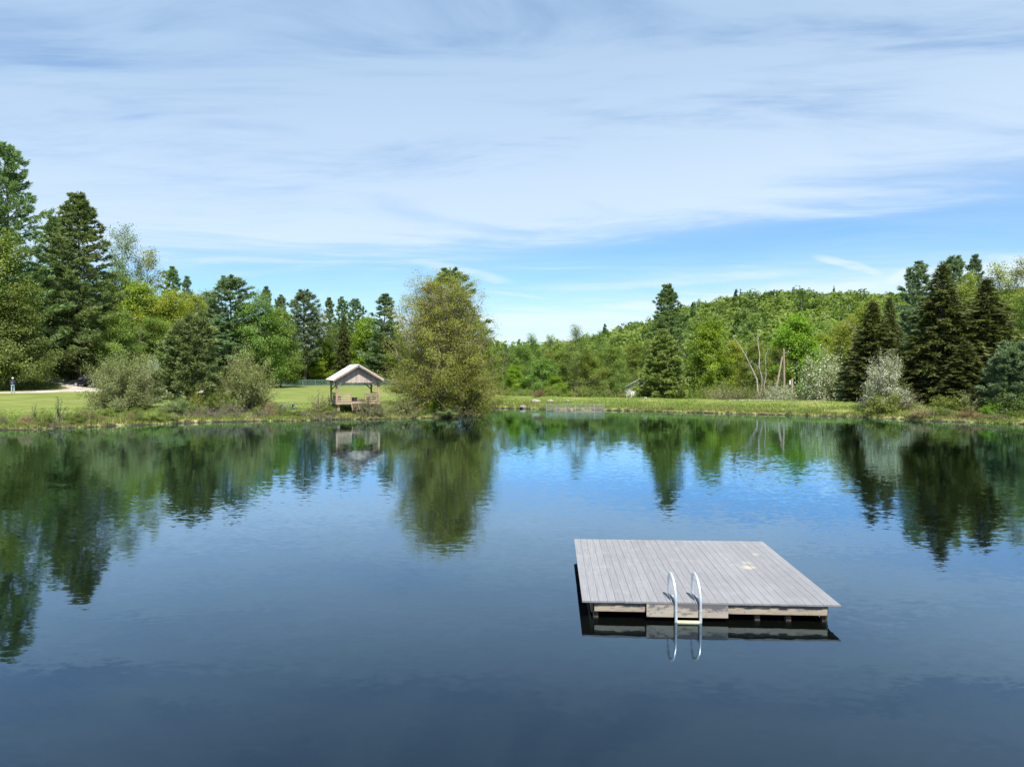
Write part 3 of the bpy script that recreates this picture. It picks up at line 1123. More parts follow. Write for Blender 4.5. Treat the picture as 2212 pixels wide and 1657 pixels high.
GEN = {
    'pineA': [pine(11, 27, 14, 0.06, 0.88, 6, 8, 0.58, gap=0.16, irr=0.5, dens=2.1, tl=0.38, tw=0.062), pine(14, 25, 11, 0.06, 0.72, 6, 8, 0.66, irr=0.36, gap=0.05, dens=2.1, tl=0.36, tw=0.062, top_up=0.7)],
    'pineB': [pine(21, 20, 9, 0.22, 0.85, 5, 8, 0.55), pine(22, 19, 9, 0.25, 0.85, 5, 8, 0.5, irr=0.45), pine(23, 20, 8.5, 0.2, 0.8, 5, 8, 0.6)],
    'pineY': [pine(31, 8, 6.4, 0.05, 0.42, 7, 11, 0.48, tl=0.30, tw=0.05, trunk_r=0.14, irr=0.28, dens=2.8, start=0.35, gap=0.05, topround=0.18, tip=0.35)],
    'pineL': [pine(41, 13, 9.0, 0.03, 0.55, 7, 9, 0.72, mat='pine_light', tl=0.42, tw=0.075, irr=0.35, dens=2.1, start=0.2, gap=0.03, tip=0.05)],
    'spruce': [spruce(51), spruce(52, 13, 5.8), spruce(53, 12, 5.2)],
    'dec': [decid(61, 14, 9, 0.08, 28, 7, 66, 0.12, 0.55), decid(62, 14, 9.5, 0.07, 30, 7, 64, 0.12, 0.52, (0.66, 0.52)), decid(63, 15, 8, 0.08, 28, 7, 66, 0.12, 0.52, (0.8, 0.58))],
    'maple': [decid(71, 11, 8, 0.05, 30, 8, 62, 0.118, 0.42, (0.62, 0.55), mat='maple'), decid(72, 12, 8, 0.06, 30, 8, 62, 0.118, 0.42, (0.7, 0.6), mat='maple')],
    'airy': [decid(81, 20, 9, 0.34, 28, 7, 24, 0.125, 0.5, (0.75, 0.6), 0.2, 0.8, 'green', 'bark_grey'), decid(82, 19, 8, 0.36, 26, 7, 22, 0.125, 0.45, (0.85, 0.6), 0.18, 0.9, 'green', 'bark_grey')],
    'thin': [decid(91, 14, 6.5, 0.15, 26, 7, 26, 0.115, 0.45, (0.75, 0.6), 0.13, 0.7, 'olive', 'bark_grey'), decid(92, 13, 7.5, 0.1, 28, 7, 28, 0.115, 0.45, (0.7, 0.55), 0.13, 0.7, 'olive', 'bark_grey')],
    'willow': [shrub(101, 4, 6, 120, 320, 0.065, 0.16), shrub(102, 4.2, 5, 100, 240, 0.065, 0.15)],
    'bush': [shrub(111, 2.6, 3.4, 46, 110, 0.075, 0.14, 'weed', aspect=0.5), shrub(112, 2.4, 3.6, 46, 100, 0.08, 0.14, 'weed', aspect=0.5)],
    'flower': [shrub(121, 4, 5.5, 100, 120, 0.075, 0.18, 'willow', flower=5600, aspect=0.5), shrub(122, 4.6, 4.2, 90, 90, 0.07, 0.16, 'willow', flower=11000, aspect=0.5, dome=0.9)],
    'twiggy': [shrub(131, 2.4, 3.0, 60, 14, 0.055, 0.12, 'willow_olive', aspect=0.45, fine=2), shrub(132, 2.2, 2.6, 50, 16, 0.055, 0.12, 'willow_olive', aspect=0.45, fine=2)],
    'sapling': [shrub(141, 2.0, 0.9, 9, 60, 0.045, 0.06, 'willow', aspect=0.45, dome=1.6, fine=2), shrub(142, 2.0, 1.1, 12, 70, 0.045, 0.06, 'willow', aspect=0.45, dome=1.4, fine=2)],
    'bare': [bare(151, lean=(-0.12, 0.05)), bare(152, lean=(0.02, 0.0))],
}


def fast_seed(i):
    return random.Random(i * 7919 + 13)


COUNT = [0]


def plant(kind, px, ytop, D, wpx, name, label, group, cat='tree', mat=None, var=None, rz=None, sink=0.0, part_label=None):
    """stand a plant D metres away so that it has the height and width it shows in the photograph"""
    COUNT[0] += 1
    rnd = fast_seed(COUNT[0])
    pl = GEN[kind][(COUNT[0] if var is None else var) % len(GEN[kind])]
    top = at(px, ytop, D)
    g = gz(top[0], D)
    Ht = max(0.5, top[2] - g)
    Wd = wpx / FPX * D
    root = thing(name, label, cat, (top[0], D, g - sink), rnd.uniform(0, 6.28) if rz is None else rz, group)
    root.scale = (Wd / pl.W, Wd / pl.W, (Ht + sink) / pl.H)
    for pn, me in pl.parts:
        c = link(pn, me, root)
        if pn == 'branches':
            c['kind'] = 'stuff'
        if mat and pn in ('crown', 'foliage'):
            c.material_slots[0].link = 'OBJECT'
            c.material_slots[0].material = M[mat]
    return root


exec_tables = True
# ------------------------------------------------------------------ trees
# kind, px, top, distance, width px, object name, leaf material, label
TREES = [
    # tall wood on the left
    ('pineA', 8, 312, 95, 280, 'pine_tree', 'pine', 'tallest dark pine at the left edge with wide ragged limbs against the sky', 0),
    ('pineA', 168, 416, 103, 247, 'pine_tree', 'pine', 'tall pointed dark pine right of the tallest pine, above the dark car', 1),
    ('pineA', 120, 466, 112, 195, 'pine_tree', 'pine', 'dark pine squeezed between the two tallest pines on the left', 1),
    ('pineA', -95, 400, 104, 247, 'pine_tree', 'pine', 'dark pine cut by the left edge of the photo', 1),
    ('airy', 266, 490, 124, 105, 'leafy_tree', 'green', 'tall thinly leaved light green tree right of the pointed pine', 0),
    ('airy', 318, 542, 128, 100, 'leafy_tree', 'yellow', 'thin airy tree with see-through crown beside the tall thinly leaved one', 1),
    ('pineB', 372, 577, 135, 94, 'pine_tree', 'pine', 'small dark pine on the skyline with sharp narrow top above green trees', 0),
    ('pineB', 404, 598, 140, 62, 'pine_tree', 'pine_blue', 'slim bluish pine just right of the small sharp-topped pine', 2),
    ('dec', -25, 498, 90, 165, 'leafy_tree', 'olive', 'yellow-green leafy tree below the tallest pine at the left edge', 0),
    ('dec', 22, 640, 90, 172, 'leafy_tree', 'mid', 'low spreading green tree right behind the standing person', 1),
    ('thin', 165, 600, 107, 140, 'leafy_tree', 'mid', 'thin green tree in front of the tall pointed pine', 1),
    ('dec', 150, 650, 107, 130, 'leafy_tree', 'mid', 'dull green tree over the bend of the gravel road', 2),
    ('thin', 215, 650, 106, 110, 'leafy_tree', 'olive', 'olive thin-leaved tree above the dark car', 0),
    ('dec', 262, 680, 102, 96, 'leafy_tree', 'olive', 'small round olive tree behind the big grey-green willow bush', 0),
    ('dec', 250, 590, 118, 110, 'leafy_tree', 'green', 'leafy tree below the tall thinly leaved tree', 1),
    ('dec', 305, 612, 117, 130, 'leafy_tree', 'yellow', 'broad yellow-green tree behind the tan roof', 2),
    ('dec', 365, 640, 116, 140, 'leafy_tree', 'yellow', 'yellow-green tree left of the broad white pine', 0),
    ('dec', 415, 640, 128, 110, 'leafy_tree', 'yellow', 'bright yellow-green tree below the slim bluish pine', 1),
    ('dec', 446, 632, 136, 90, 'leafy_tree', 'olive', 'olive tree top against the sky left of the broad white pine', 2),
    ('dec', 330, 690, 109, 110, 'leafy_tree', 'green', 'low green tree directly over the white blossom bush', 1),
    ('pineB', 498, 596, 122, 178, 'pine_tree', 'pine_blue', 'broad white pine standing above the round young pine', 1),
    ('pineB', 470, 690, 118, 148, 'pine_tree', 'pine_blue', 'lower blue-green pine under the broad white pine', 0),
    ('pineB', 575, 620, 150, 70, 'pine_tree', 'pine_blue', 'small pine tip right of the broad white pine on the skyline', 2),
    ('pineB', 607, 638, 152, 76, 'pine_tree', 'pine', 'second small pine tip left of the tall mid-wood pine', 0),
    ('pineB', 657, 626, 146, 124, 'pine_tree', 'pine_blue', 'tall pine in the middle of the wood behind the fence', 1),
    ('pineB', 711, 644, 158, 62, 'pine_tree', 'pine', 'leftmost of three close pine tips above the open shelter', 2),
    ('pineB', 738, 642, 154, 70, 'pine_tree', 'pine', 'middle one of three close pine tips above the open shelter', 0),
    ('pineB', 768, 645, 156, 78, 'pine_tree', 'pine_blue', 'rightmost of three close pine tips above the open shelter', 1),
    ('pineB', 832, 636, 146, 124, 'pine_tree', 'pine_blue', 'dark full pine just left of the big budding tree', 2),
    ('spruce', 742, 680, 150, 58, 'conifer', 'spruce', 'dark narrow conifer rising behind the shelter roof', 1),
    ('dec', 556, 648, 122, 135, 'leafy_tree', 'green', 'round fresh green tree right of the round young pine', 0),
    ('dec', 603, 668, 128, 100, 'leafy_tree', 'olive', 'lighter green tree right of the round fresh green tree', 2),
    ('airy', 690, 668, 150, 74, 'leafy_tree', 'olive', 'pale green tree between the mid-wood pine and three pine tips', 1),
    ('airy', 640, 700, 147, 64, 'leafy_tree', 'mid', 'thin dull green tree with dark bare trunk behind the fence', 0),
    ('maple', 612, 732, 147, 92, 'maple_tree', 'maple', 'bright green maple behind the left end of the fence', 0),
    ('maple', 694, 740, 150, 82, 'maple_tree', 'maple', 'bright yellow-green maple behind the fence left of the shelter', 1),
    ('maple', 793, 688, 152, 100, 'maple_tree', 'maple', 'large brilliant green maple behind the shelter roof', 0),
    ('dec', 842, 700, 149, 90, 'leafy_tree', 'yellow', 'yellow-green tree between the brilliant maple and the budding tree', 2),
    ('dec', 560, 745, 148, 80, 'leafy_tree', 'mid', 'low dark green tree at the left end of the fence', 1),
    ('pineB', 815, 770, 146, 108, 'pine_tree', 'pine_blue', 'low blue-green pine right of the shelter roof behind the fence', 2),
    ('pineB', 846, 790, 147, 70, 'pine_tree', 'pine_blue', 'smallest blue-green pine at the right end of the fence', 0),
    # around the big tree
    ('pineB', 972, 580, 74, 202, 'pine_tree', 'pine', 'dark pine poking out above the big budding tree', 1),
    ('dec', 1030, 690, 74, 90, 'leafy_tree', 'olive', 'olive-green tree hugging the right side of the budding tree', 2),
    # behind the dam
    ('thin', 1092, 752, 96, 70, 'leafy_tree', 'mid', 'greyish thin tree right beside the big budding tree', 0),
    ('dec', 1125, 748, 104, 84, 'leafy_tree', 'green', 'green tree behind the boulders on the dam', 1),
    ('maple', 1110, 792, 92, 62, 'leafy_tree', 'maple', 'small bright green tree left of the boulders', 1),
    ('airy', 1150, 722, 118, 66, 'leafy_tree', 'green', 'wispy tree top left of the tall trunked tree', 0),
    ('airy', 1190, 726, 122, 50, 'leafy_tree', 'green', 'smaller wispy tree top between two taller wispy ones', 1),
    ('airy', 1246, 704, 100, 78, 'leafy_tree', 'green', 'tall wispy tree with a dark trunk behind the metal barrier', 0),
    ('airy', 1296, 716, 128, 42, 'leafy_tree', 'green', 'little wispy top right of the tall trunked tree', 1),
    ('maple', 1172, 778, 92, 80, 'leafy_tree', 'green', 'full green tree behind the grey bare bush on the dam', 0),
    ('dec', 1215, 760, 108, 84, 'leafy_tree', 'green', 'mid green tree left of the dark trunk behind the barrier', 2),
    ('dec', 1272, 770, 100, 84, 'leafy_tree', 'olive', 'olive tree right of the dark trunk behind the barrier', 0),
    ('dec', 1322, 752, 106, 90, 'leafy_tree', 'green', 'light green tree left of the white house', 1),
    ('dec', 1372, 742, 116, 90, 'leafy_tree', 'olive', 'light olive tree above the white house', 2),
    ('thin', 1340, 780, 92, 60, 'leafy_tree', 'green', 'slender young tree left of the white house', 1),
    ('maple', 1200, 815, 88, 52, 'leafy_tree', 'maple', 'low bright bush-like tree behind the barrier', 1),
    ('pineA', 1442, 613, 104, 153, 'pine_tree', 'pine', 'lone tall pine standing out in front of the hill', 1),
    ('pineL', 1432, 712, 84, 132, 'conifer', 'pine_light', 'light yellow-green conifer with sweeping limbs at the dam crest', 0),
    ('dec', 1402, 745, 96, 70, 'leafy_tree', 'olive', 'olive tree left of the light conifer', 0),
    ('maple', 1532, 698, 95, 112, 'maple_tree', 'maple', 'large bright maple right of the light conifer', 1),
    ('dec', 1580, 738, 112, 80, 'leafy_tree', 'yellow', 'yellow-green tree right of the large bright maple', 2),
    ('thin', 1632, 735, 108, 80, 'leafy_tree', 'olive', 'thin olive tree behind the leaning pale trunks', 0),
    ('maple', 1722, 688, 112, 134, 'maple_tree', 'maple', 'broad bright maple behind the utility pole', 0),
    ('dec', 1680, 752, 110, 70, 'leafy_tree', 'green', 'green tree left of the propped utility pole', 1),
    ('dec', 1775, 722, 116, 84, 'leafy_tree', 'yellow', 'yellow-green tree above the large white-flowering bush', 2),
    ('thin', 1835, 690, 92, 110, 'leafy_tree', 'yellow', 'sparse tree with grey limbs showing left of the dark spruces', 1),
    ('dec', 1880, 660, 94, 100, 'leafy_tree', 'yellow', 'yellow-green tree behind the leftmost dark spruce', 0),
    ('dec', 1820, 700, 120, 110, 'leafy_tree', 'olive', 'olive tree under the hill crest left of the dark spruces', 2),
    # right wood
    ('spruce', 1886, 648, 70, 183, 'spruce_tree', 'spruce', 'leftmost dark spruce behind the white-flowering shore tree', 0),
    ('spruce', 1922, 640, 74, 112, 'spruce_tree', 'spruce', 'slim dark spruce second from the left', 1),
    ('spruce', 2036, 566, 66, 234, 'spruce_tree', 'spruce', 'tallest dark spruce at the right shore', 1),
    ('spruce', 2132, 600, 65, 247, 'spruce_tree', 'spruce', 'broadest dark spruce near the right edge', 2),
    ('spruce', 2085, 735, 62, 153, 'spruce_tree', 'spruce', 'short dark spruce filling the gap between two large ones', 0),
    ('spruce', 1975, 745, 66, 132, 'spruce_tree', 'spruce', 'short dark spruce right of the white-flowering shore tree', 2),
    ('pineB', 1985, 566, 86, 146, 'pine_tree', 'pine_blue', 'blue-green pine left of the tallest dark spruce', 0),
    ('pineB', 2062, 553, 90, 135, 'pine_tree', 'pine_blue', 'blue-green pine top just behind the tallest dark spruce', 1),
    ('pineB', 2106, 552, 94, 97, 'pine_tree', 'pine_blue', 'narrow blue-green pine top right of the tallest dark spruce', 2),
    ('pineB', 1962, 665, 82, 122, 'pine_tree', 'pine_blue', 'lower blue-green pine between slim and tallest spruces', 1),
    ('airy', 2160, 570, 88, 120, 'leafy_tree', 'yellow', 'light yellow-green tree above the broadest dark spruce', 0),
    ('dec', 2090, 612, 82, 90, 'leafy_tree', 'yellow', 'fresh green crown showing between the two large spruces', 0),
    ('airy', 2215, 562, 84, 100, 'leafy_tree', 'yellow', 'tall light tree at the right edge of the photo', 1),
    ('dec', 2228, 640, 76, 110, 'leafy_tree', 'olive', 'olive tree at the right edge behind the broadest spruce', 1),
    ('dec', 2215, 720, 70, 90, 'leafy_tree', 'yellow', 'lower yellow-green tree at the right edge', 2),
    ('pineY', 2200, 748, 58, 150, 'pine_tree', 'pine_blue', 'young blue-green pine on the right bank', 0),
    ('pineB', 2285, 560, 80, 176, 'pine_tree', 'pine', 'dark pine just outside the right edge', 1),
]
GROUPS = {'pine_tree': 'pines round the pond', 'leafy_tree': 'leafy trees round the pond', 'maple_tree': 'bright maples', 'spruce_tree': 'dark spruces on the right shore', 'conifer': 'conifers round the pond'}
for kd, px, yt, D, wpx, nm, mt, lab, vr in TREES:
    plant(kd, px, yt, D, wpx, nm, lab, GROUPS[nm], 'tree', mt, vr)

# wood behind: trees that the photo shows only as a mass of tops
rf = random.Random(77)
for i in range(30):
    px = -50 + i * 20 + rf.uniform(-9, 9)
    D = rf.uniform(118, 138)
    y = np.interp(px, [-60, 60, 240, 420, 560], [600, 620, 640, 690, 720]) + rf.uniform(-10, 60)
    plant('dec', px, y, D, rf.uniform(74, 112), 'leafy_tree', 'leafy tree in the left wood between the road and the skyline pines', 'leafy trees filling the left wood', 'tree', rf.choice(['olive', 'green', 'yellow', 'yellow', 'mid']))
for i in range(34):
    px = -60 + i * 28 + rf.uniform(-10, 10)
    D = rf.uniform(158, 200)
    y = np.interp(px, [-60, 240, 420, 560, 860, 900], [560, 600, 668, 690, 712, 715]) + rf.uniform(-6, 30)
    kd = rf.choice(['dec', 'dec', 'pineB', 'airy'])
    if kd == 'pineB':
        plant(kd, px, y, D, rf.uniform(50, 74), 'pine_tree', 'pine deep in the wood on the left, half hidden by nearer trees', 'pines deep in the left wood', 'tree', 'pine')
    else:
        plant(kd, px, y, D, rf.uniform(74, 110), 'leafy_tree', 'leafy tree deep in the wood on the left, half hidden by nearer trees', 'leafy trees deep in the left wood', 'tree', rf.choice(['olive', 'green', 'yellow', 'mid']))
# undergrowth along the foot of the left wood and the fence
for i in range(26):
    px = 30 + i * 33 + rf.uniform(-12, 12)
    D = 152 if px > 540 else rf.uniform(114, 124)
    gy = 800 + (CAMZ - gz((px - CXP) / FPX * D, D)) / D * FPX
    plant('bush', px, gy - rf.uniform(26, 60) * 140 / D, D, rf.uniform(40, 70), 'bush', 'leafy bush in the undergrowth at the foot of the left wood', 'undergrowth bushes of the left wood', 'bush', rf.choice(['mid', 'green', 'maple', 'olive']))
# mid belt between the dam and the hill
for i in range(62):
    px = 1075 + i * 14.5 + rf.uniform(-8, 8)
    D = rf.uniform(120, 168)
    y = np.interp(px, [1075, 1290, 1500, 1900], [772, 764, 756, 736]) + rf.uniform(-8, 30)
    kd = rf.choice(['dec', 'dec', 'airy', 'thin'])
    plant(kd, px, y, D, rf.uniform(46, 70), 'leafy_tree', 'spring-green tree in the belt between the dam and the hill', 'leafy trees between dam and hill', 'tree', rf.choice(['green', 'olive', 'yellow', 'green', 'maple', 'mid']))
for i in range(30):
    px = 1085 + i * 27 + rf.uniform(-9, 9)
    D = rf.uniform(84, 92)
    plant('bush', px, rf.uniform(826, 844), D, rf.uniform(44, 70), 'bush', 'low green bush growing behind the crest of the dam', 'bushes behind the dam crest', 'bush', rf.choice(['weed', 'olive', 'green', 'willow_olive']), sink=0.3)
for i in range(9):
    plant('twiggy', 1545 + i * 22 + rf.uniform(-8, 8), rf.uniform(818, 838), rf.uniform(82, 86), rf.uniform(44, 60), 'bush', 'grey twiggy bush with few leaves behind the dam crest', 'twiggy bushes behind the dam crest', 'bush', sink=0.3)

# ------------------------------------------------------------------ the big budding tree on the promontory
big = decid(201, 13.0, 10.6, 0.04, 112, 11, 31, 0.055, 0.27, (0.66, 0.40), 0.34, 0.95, 'bud', 'twig_pale', 6, 0.16, True, 0.12, 130)
GEN['big'] = [big]
plant('big', 954, 604, 65, 262, 'budding_tree', 'big round budding tree with olive-yellow new leaves and fan of bare twigs on the promontory', None, 'tree', None, 0, 0.6)
GEN['big2'] = [decid(202, 7, 7, 0.02, 40, 9, 26, 0.06, 0.28, (0.5, 0.5), 0.15, 0.2, 'bud', 'twig', 3, 0.25)]
plant('big2', 1012, 768, 64.5, 130, 'budding_tree', 'low spreading budding tree leaning over the water under the big one', None, 'tree', None, 0)

# pale leaning trunks
GEN['birchA'] = [bare(161, 13, 2.6, 0.105, 4, 3, 'bark_birch', (-0.26, 0.05))]
GEN['birchB'] = [bare(162, 13, 2.6, 0.115, 5, 3, 'bark_birch', (-0.02, 0.0))]
GEN['birchC'] = [bare(163, 13, 2.0, 0.08, 4, 3, 'bark_birch', (0.06, 0.0))]
plant('birchA', 1652, 716, 87, 50, 'bare_tree', 'pale bare trunk leaning far to the left behind the dam', 'pale bare trunks', 'tree', None, 0, 0.0)
plant('birchB', 1642, 708, 89, 50, 'bare_tree', 'forked pale bare trunk right of the leaning one', 'pale bare trunks', 'tree', None, 0, 0.0)
plant('birchC', 1648, 745, 89.6, 34, 'bare_tree', 'short pale stem beside the forked bare trunk', 'pale bare trunks', 'tree', None, 0, 0.2)
plant('bare', 1088, 745, 88, 40, 'bare_tree', 'thin pale bare tree right of the big budding tree', 'pale bare trunks', 'tree', None, 1, 0.0)
plant('bare', 1835, 690, 84, 80, 'bare_tree', 'twisted dead grey limbs left of the leftmost spruce', 'pale bare trunks', 'tree', None, 0, 1.9)
plant('bare', 300, 690, 103, 50, 'bare_tree', 'slim grey bare tree among the green trees on the left', 'pale bare trunks', 'tree', None, 1, 0.4)

# ------------------------------------------------------------------ shrubs on the banks
SHR = [
    ('willow', 268, 762, 58.5, 156, 'willow_bush', 'willow', 'large rounded grey-green willow bush on the left bank', 0),
    ('willow', 532, 752, 60.5, 122, 'willow_bush', 'willow_olive', 'tall olive willow bush right of the round young pine', 1),
    ('willow', 476, 835, 59.5, 70, 'willow_bush', 'weed', 'small green bush between the young pine and the olive willow', 1),
    ('willow', 385, 858, 57.6, 84, 'willow_bush', 'willow', 'low grey-green bush at the water under the young pine', 1),
    ('flower', 326, 768, 66, 52, 'flowering_bush', 'willow', 'white blossoming bush half hidden behind the grey-green willow', 1),
    ('flower', 1790, 764, 79, 152, 'flowering_bush', 'willow', 'broad white-flowering bush at the foot of the hill behind the dam', 0),
    ('flower', 1682, 826, 80, 62, 'flowering_bush', 'willow', 'small white-flowering bush below the propped utility pole', 1),
    ('flower', 1850, 812, 74, 84, 'flowering_bush', 'willow', 'dense white-flowering bush left of the leftmost spruce', 0),
    ('flower', 1912, 757, 63.5, 92, 'flowering_tree', 'willow', 'white-flowering tree on the right shore in front of the spruces', 1),
    ('bush', 1905, 845, 62.2, 92, 'bush', 'weed', 'low green bush under the white-flowering shore tree', 0),
    ('twiggy', 1958, 838, 62.6, 70, 'bush', 'willow', 'grey-green bush right of the white-flowering shore tree', 0),
    ('bush', 2052, 852, 60.6, 88, 'bush', 'weed', 'broad low bush in front of the tallest spruce', 1),
    ('bush', 2105, 838, 59.6, 74, 'bush', 'willow', 'pale bush on the right bank before the broadest spruce', 0),
    ('bush', 2140, 868, 57.2, 44, 'bush', 'maple', 'fresh bright green bush at the right waterline', 1),
    ('bush', 2190, 840, 56.6, 80, 'bush', 'mid', 'dark green bush at the right edge of the bank', 1),
    ('bush', 2030, 878, 58.6, 56, 'bush', 'weed', 'small green bush low on the right bank', 0),
    ('twiggy', 1990, 876, 58.6, 60, 'bush', 'dry_grass', 'dry brown brush at the right waterline', 1),
    ('twiggy', 2090, 882, 57.2, 70, 'bush', 'rust', 'brown twiggy brush by the water on the right', 0),
    ('twiggy', 800, 850, 60.2, 76, 'bush', 'willow', 'twiggy grey-green bush in front of the shelter steps', 0),
    ('twiggy', 818, 875, 59.9, 44, 'bush', 'willow', 'small leafy bush at the water right of the shelter', 1),
    ('twiggy', 876, 852, 61.2, 74, 'bush', 'willow_olive', 'sparse brown-stemmed bush between shelter and budding tree', 1),
    ('bush', 925, 848, 63.0, 60, 'bush', 'maple', 'bright green bush under the left side of the budding tree', 0),
    ('bush', 962, 878, 61.9, 56, 'bush', 'willow', 'pale leaved bush hanging over the water below the budding tree', 1),
    ('bush', 425, 842, 58.2, 34, 'bush', 'yellow', 'bright yellow-green sapling at the foot of the young pine', 0),
    ('bush', 700, 878, 60.0, 60, 'bush', 'weed', 'weedy bush left of the shelter near the water', 1),
    ('bush', 640, 885, 59.2, 62, 'bush', 'olive', 'weedy bush below the picnic table', 0),
    ('bush', 330, 888, 54.8, 70, 'bush', 'weed', 'low weeds at the water below the large willow bush', 1),
    ('bush', 220, 880, 54.2, 60, 'bush', 'weed', 'green weeds left under the large willow bush', 0),
    ('twiggy', 690, 845, 60.6, 58, 'bush', 'willow_olive', 'tall thin-twigged bush left of the shelter', 1),
    ('sapling', 72, 862, 51.2, 26, 'sapling', 'willow', 'thin two-stemmed sapling at the left waterline', 0),
    ('sapling', 126, 850, 51.6, 40, 'sapling', 'willow', 'leafy multi-stemmed sapling at the left waterline', 1),
    ('twiggy', 650, 838, 90, 26, 'bush', 'dry_grass', 'lone thin dry stalks on the lawn', 0),
    ('twiggy', 1165, 838, 82, 36, 'bush', 'rust', 'round purple-grey bare bush beside the boulders', 0),
]
SHR = [s for s in SHR if 'lone thin dry stalks' not in s[7]]
for kd, px, yt, D, wpx, nm, mt, lab, vr in SHR:
    plant(kd, px, yt, D, wpx, nm, lab, 'bushes on the banks' if nm == 'bush' else None, 'tree' if 'tree' in nm else ('sapling' if nm == 'sapling' else 'bush'), mt, vr)
for i in range(46):
    px = rf.uniform(-20, 2230)
    if 1070 < px < 1850 and i % 3:
        px = rf.uniform(150, 930)
    tgt = rf.uniform(0.5, 2.6)
    yy = np.linspace(48, 84, 145)
    sdv = sdist((px - CXP) / FPX * yy, yy)
    k_ = int(np.argmax(sdv > tgt))
    D = float(yy[k_])
    gy = 800 + (CAMZ - gz((px - CXP) / FPX * D, D)) / D * FPX
    hgt = rf.uniform(0.45, 1.0)
    plant(rf.choice(['bush', 'bush', 'twiggy']), px, gy - hgt / D * FPX, D, rf.uniform(0.7, 1.7) / D * FPX, 'weed_clump', 'knee-high clump of weeds on the edge of the pond', 'weed clumps on the pond edge', 'weeds', rf.choice(['weed', 'olive', 'lush', 'willow_olive', 'dry_grass']))
plant('pineY', 414, 702, 60.5, 158, 'pine_tree', 'round young pine on the left bank between two willow bushes', None, 'tree', 'pine_young', 0)


# ------------------------------------------------------------------ forest on the hill and the far ridges (reads as one mass)
def hill_forest():
    rng = np.random.default_rng(301)
    protos = []
    for kx in range(7):
        n = 200
        nl = 11
        lob = unit(rng.normal(0, 1, (nl, 3)) * np.array([1, 1, 0.7]) + np.array([0, 0, 0.35])) * np.array([0.62, 0.62, 0.50]) * rng.uniform(0.5, 1.0, (nl, 1)) + np.array([0, 0, 0.45])
        lr = rng.uniform(0.26, 0.44, nl)
        ix = rng.integers(0, nl, n)
        d = unit(rng.normal(size=(n, 3)) + np.array([0, 0, 0.55]))
        C = lob[ix] + d * lr[ix][:, None] * rng.uniform(0.8, 1.05, n)[:, None]
        protos.append((C, d, rng.random(nl)[ix]))
    pts = []
    # hill face seen from the pond
    for px in np.arange(1060, 2130, 1.0):
        pass
    th = rng.uniform(np.arctan((1050 - CXP) / FPX), np.arctan((2300 - CXP) / FPX), 9000)
    dd = np.sqrt(rng.uniform(165.0 ** 2, 410.0 ** 2, 9000))
    X, Y = dd * np.sin(th), dd * np.cos(th)
    keep = []
    cell = {}
    for i in range(len(X)):
        r = (3.4 + 2.6 * ((i * 0.618) % 1.0)) * (1.0 if dd[i] > 230 else 0.9)
        c = (int(X[i] // 6), int(Y[i] // 6))
        ok = True
        for a in (-1, 0, 1):
            for b in (-1, 0, 1):
                for (x2, y2) in cell.get((c[0] + a, c[1] + b), ()):
                    if (X[i] - x2) ** 2 + (Y[i] - y2) ** 2 < r * r:
                        ok = False
        if ok:
            cell.setdefault(c, []).append((X[i], Y[i]))
            keep.append(i)
    X, Y = X[keep], Y[keep]
    Zg = ground(X, Y)
    Vs, Qs, Ts = [], [], []
    o = 0
    species = rng.random(len(X))
    for i in range(len(X)):
        C, d, tl_ = protos[rng.integers(0, 7)]
        w_ = 2.9 + 2.6 * rng.random() ** 1.4
        h_ = w_ * rng.uniform(1.0, 1.4)
        a = rng.uniform(0, 6.28)
        con = species[i] > 0.985
        P = C.copy()
        if con:
            w_, h_ = 3.2, 10.5
            P[:, :2] *= (1.25 - np.clip(P[:, 2:3], 0, 1.2)) * 1.1
        ca, sa = math.cos(a), math.sin(a)
        P = np.column_stack([(P[:, 0] * ca - P[:, 1] * sa) * w_, (P[:, 0] * sa + P[:, 1] * ca) * w_, P[:, 2] * h_ * 0.95])
        P += np.array([X[i], Y[i], Zg[i] + rng.uniform(2.0, 4.5)])
        V, Q = leaf_faces(P, 0.50, rng, d, 0.75, 0.25, 1.7)
        Vs.append(V)
        Qs.append(Q + o)
        o += len(V)
        base = rng.normal(0.50, 0.34) if not con else -0.25
        Ts.append(np.clip(base + 0.22 * (tl_ - 0.5) + 0.22 * (rng.random(len(Q)) - 0.5), -0.3, 1.2))
    me = mesh_arrays('hill_forest', np.concatenate(Vs), np.concatenate(Qs), None, M['hill'], {'tint': np.concatenate(Ts)})
    print('hill crowns', len(X))
    return me


o = link('hill_forest', hill_forest())
tag(o, 'spring-green broadleaf wood covering the whole hillside on the right', 'forest', kind='stuff')


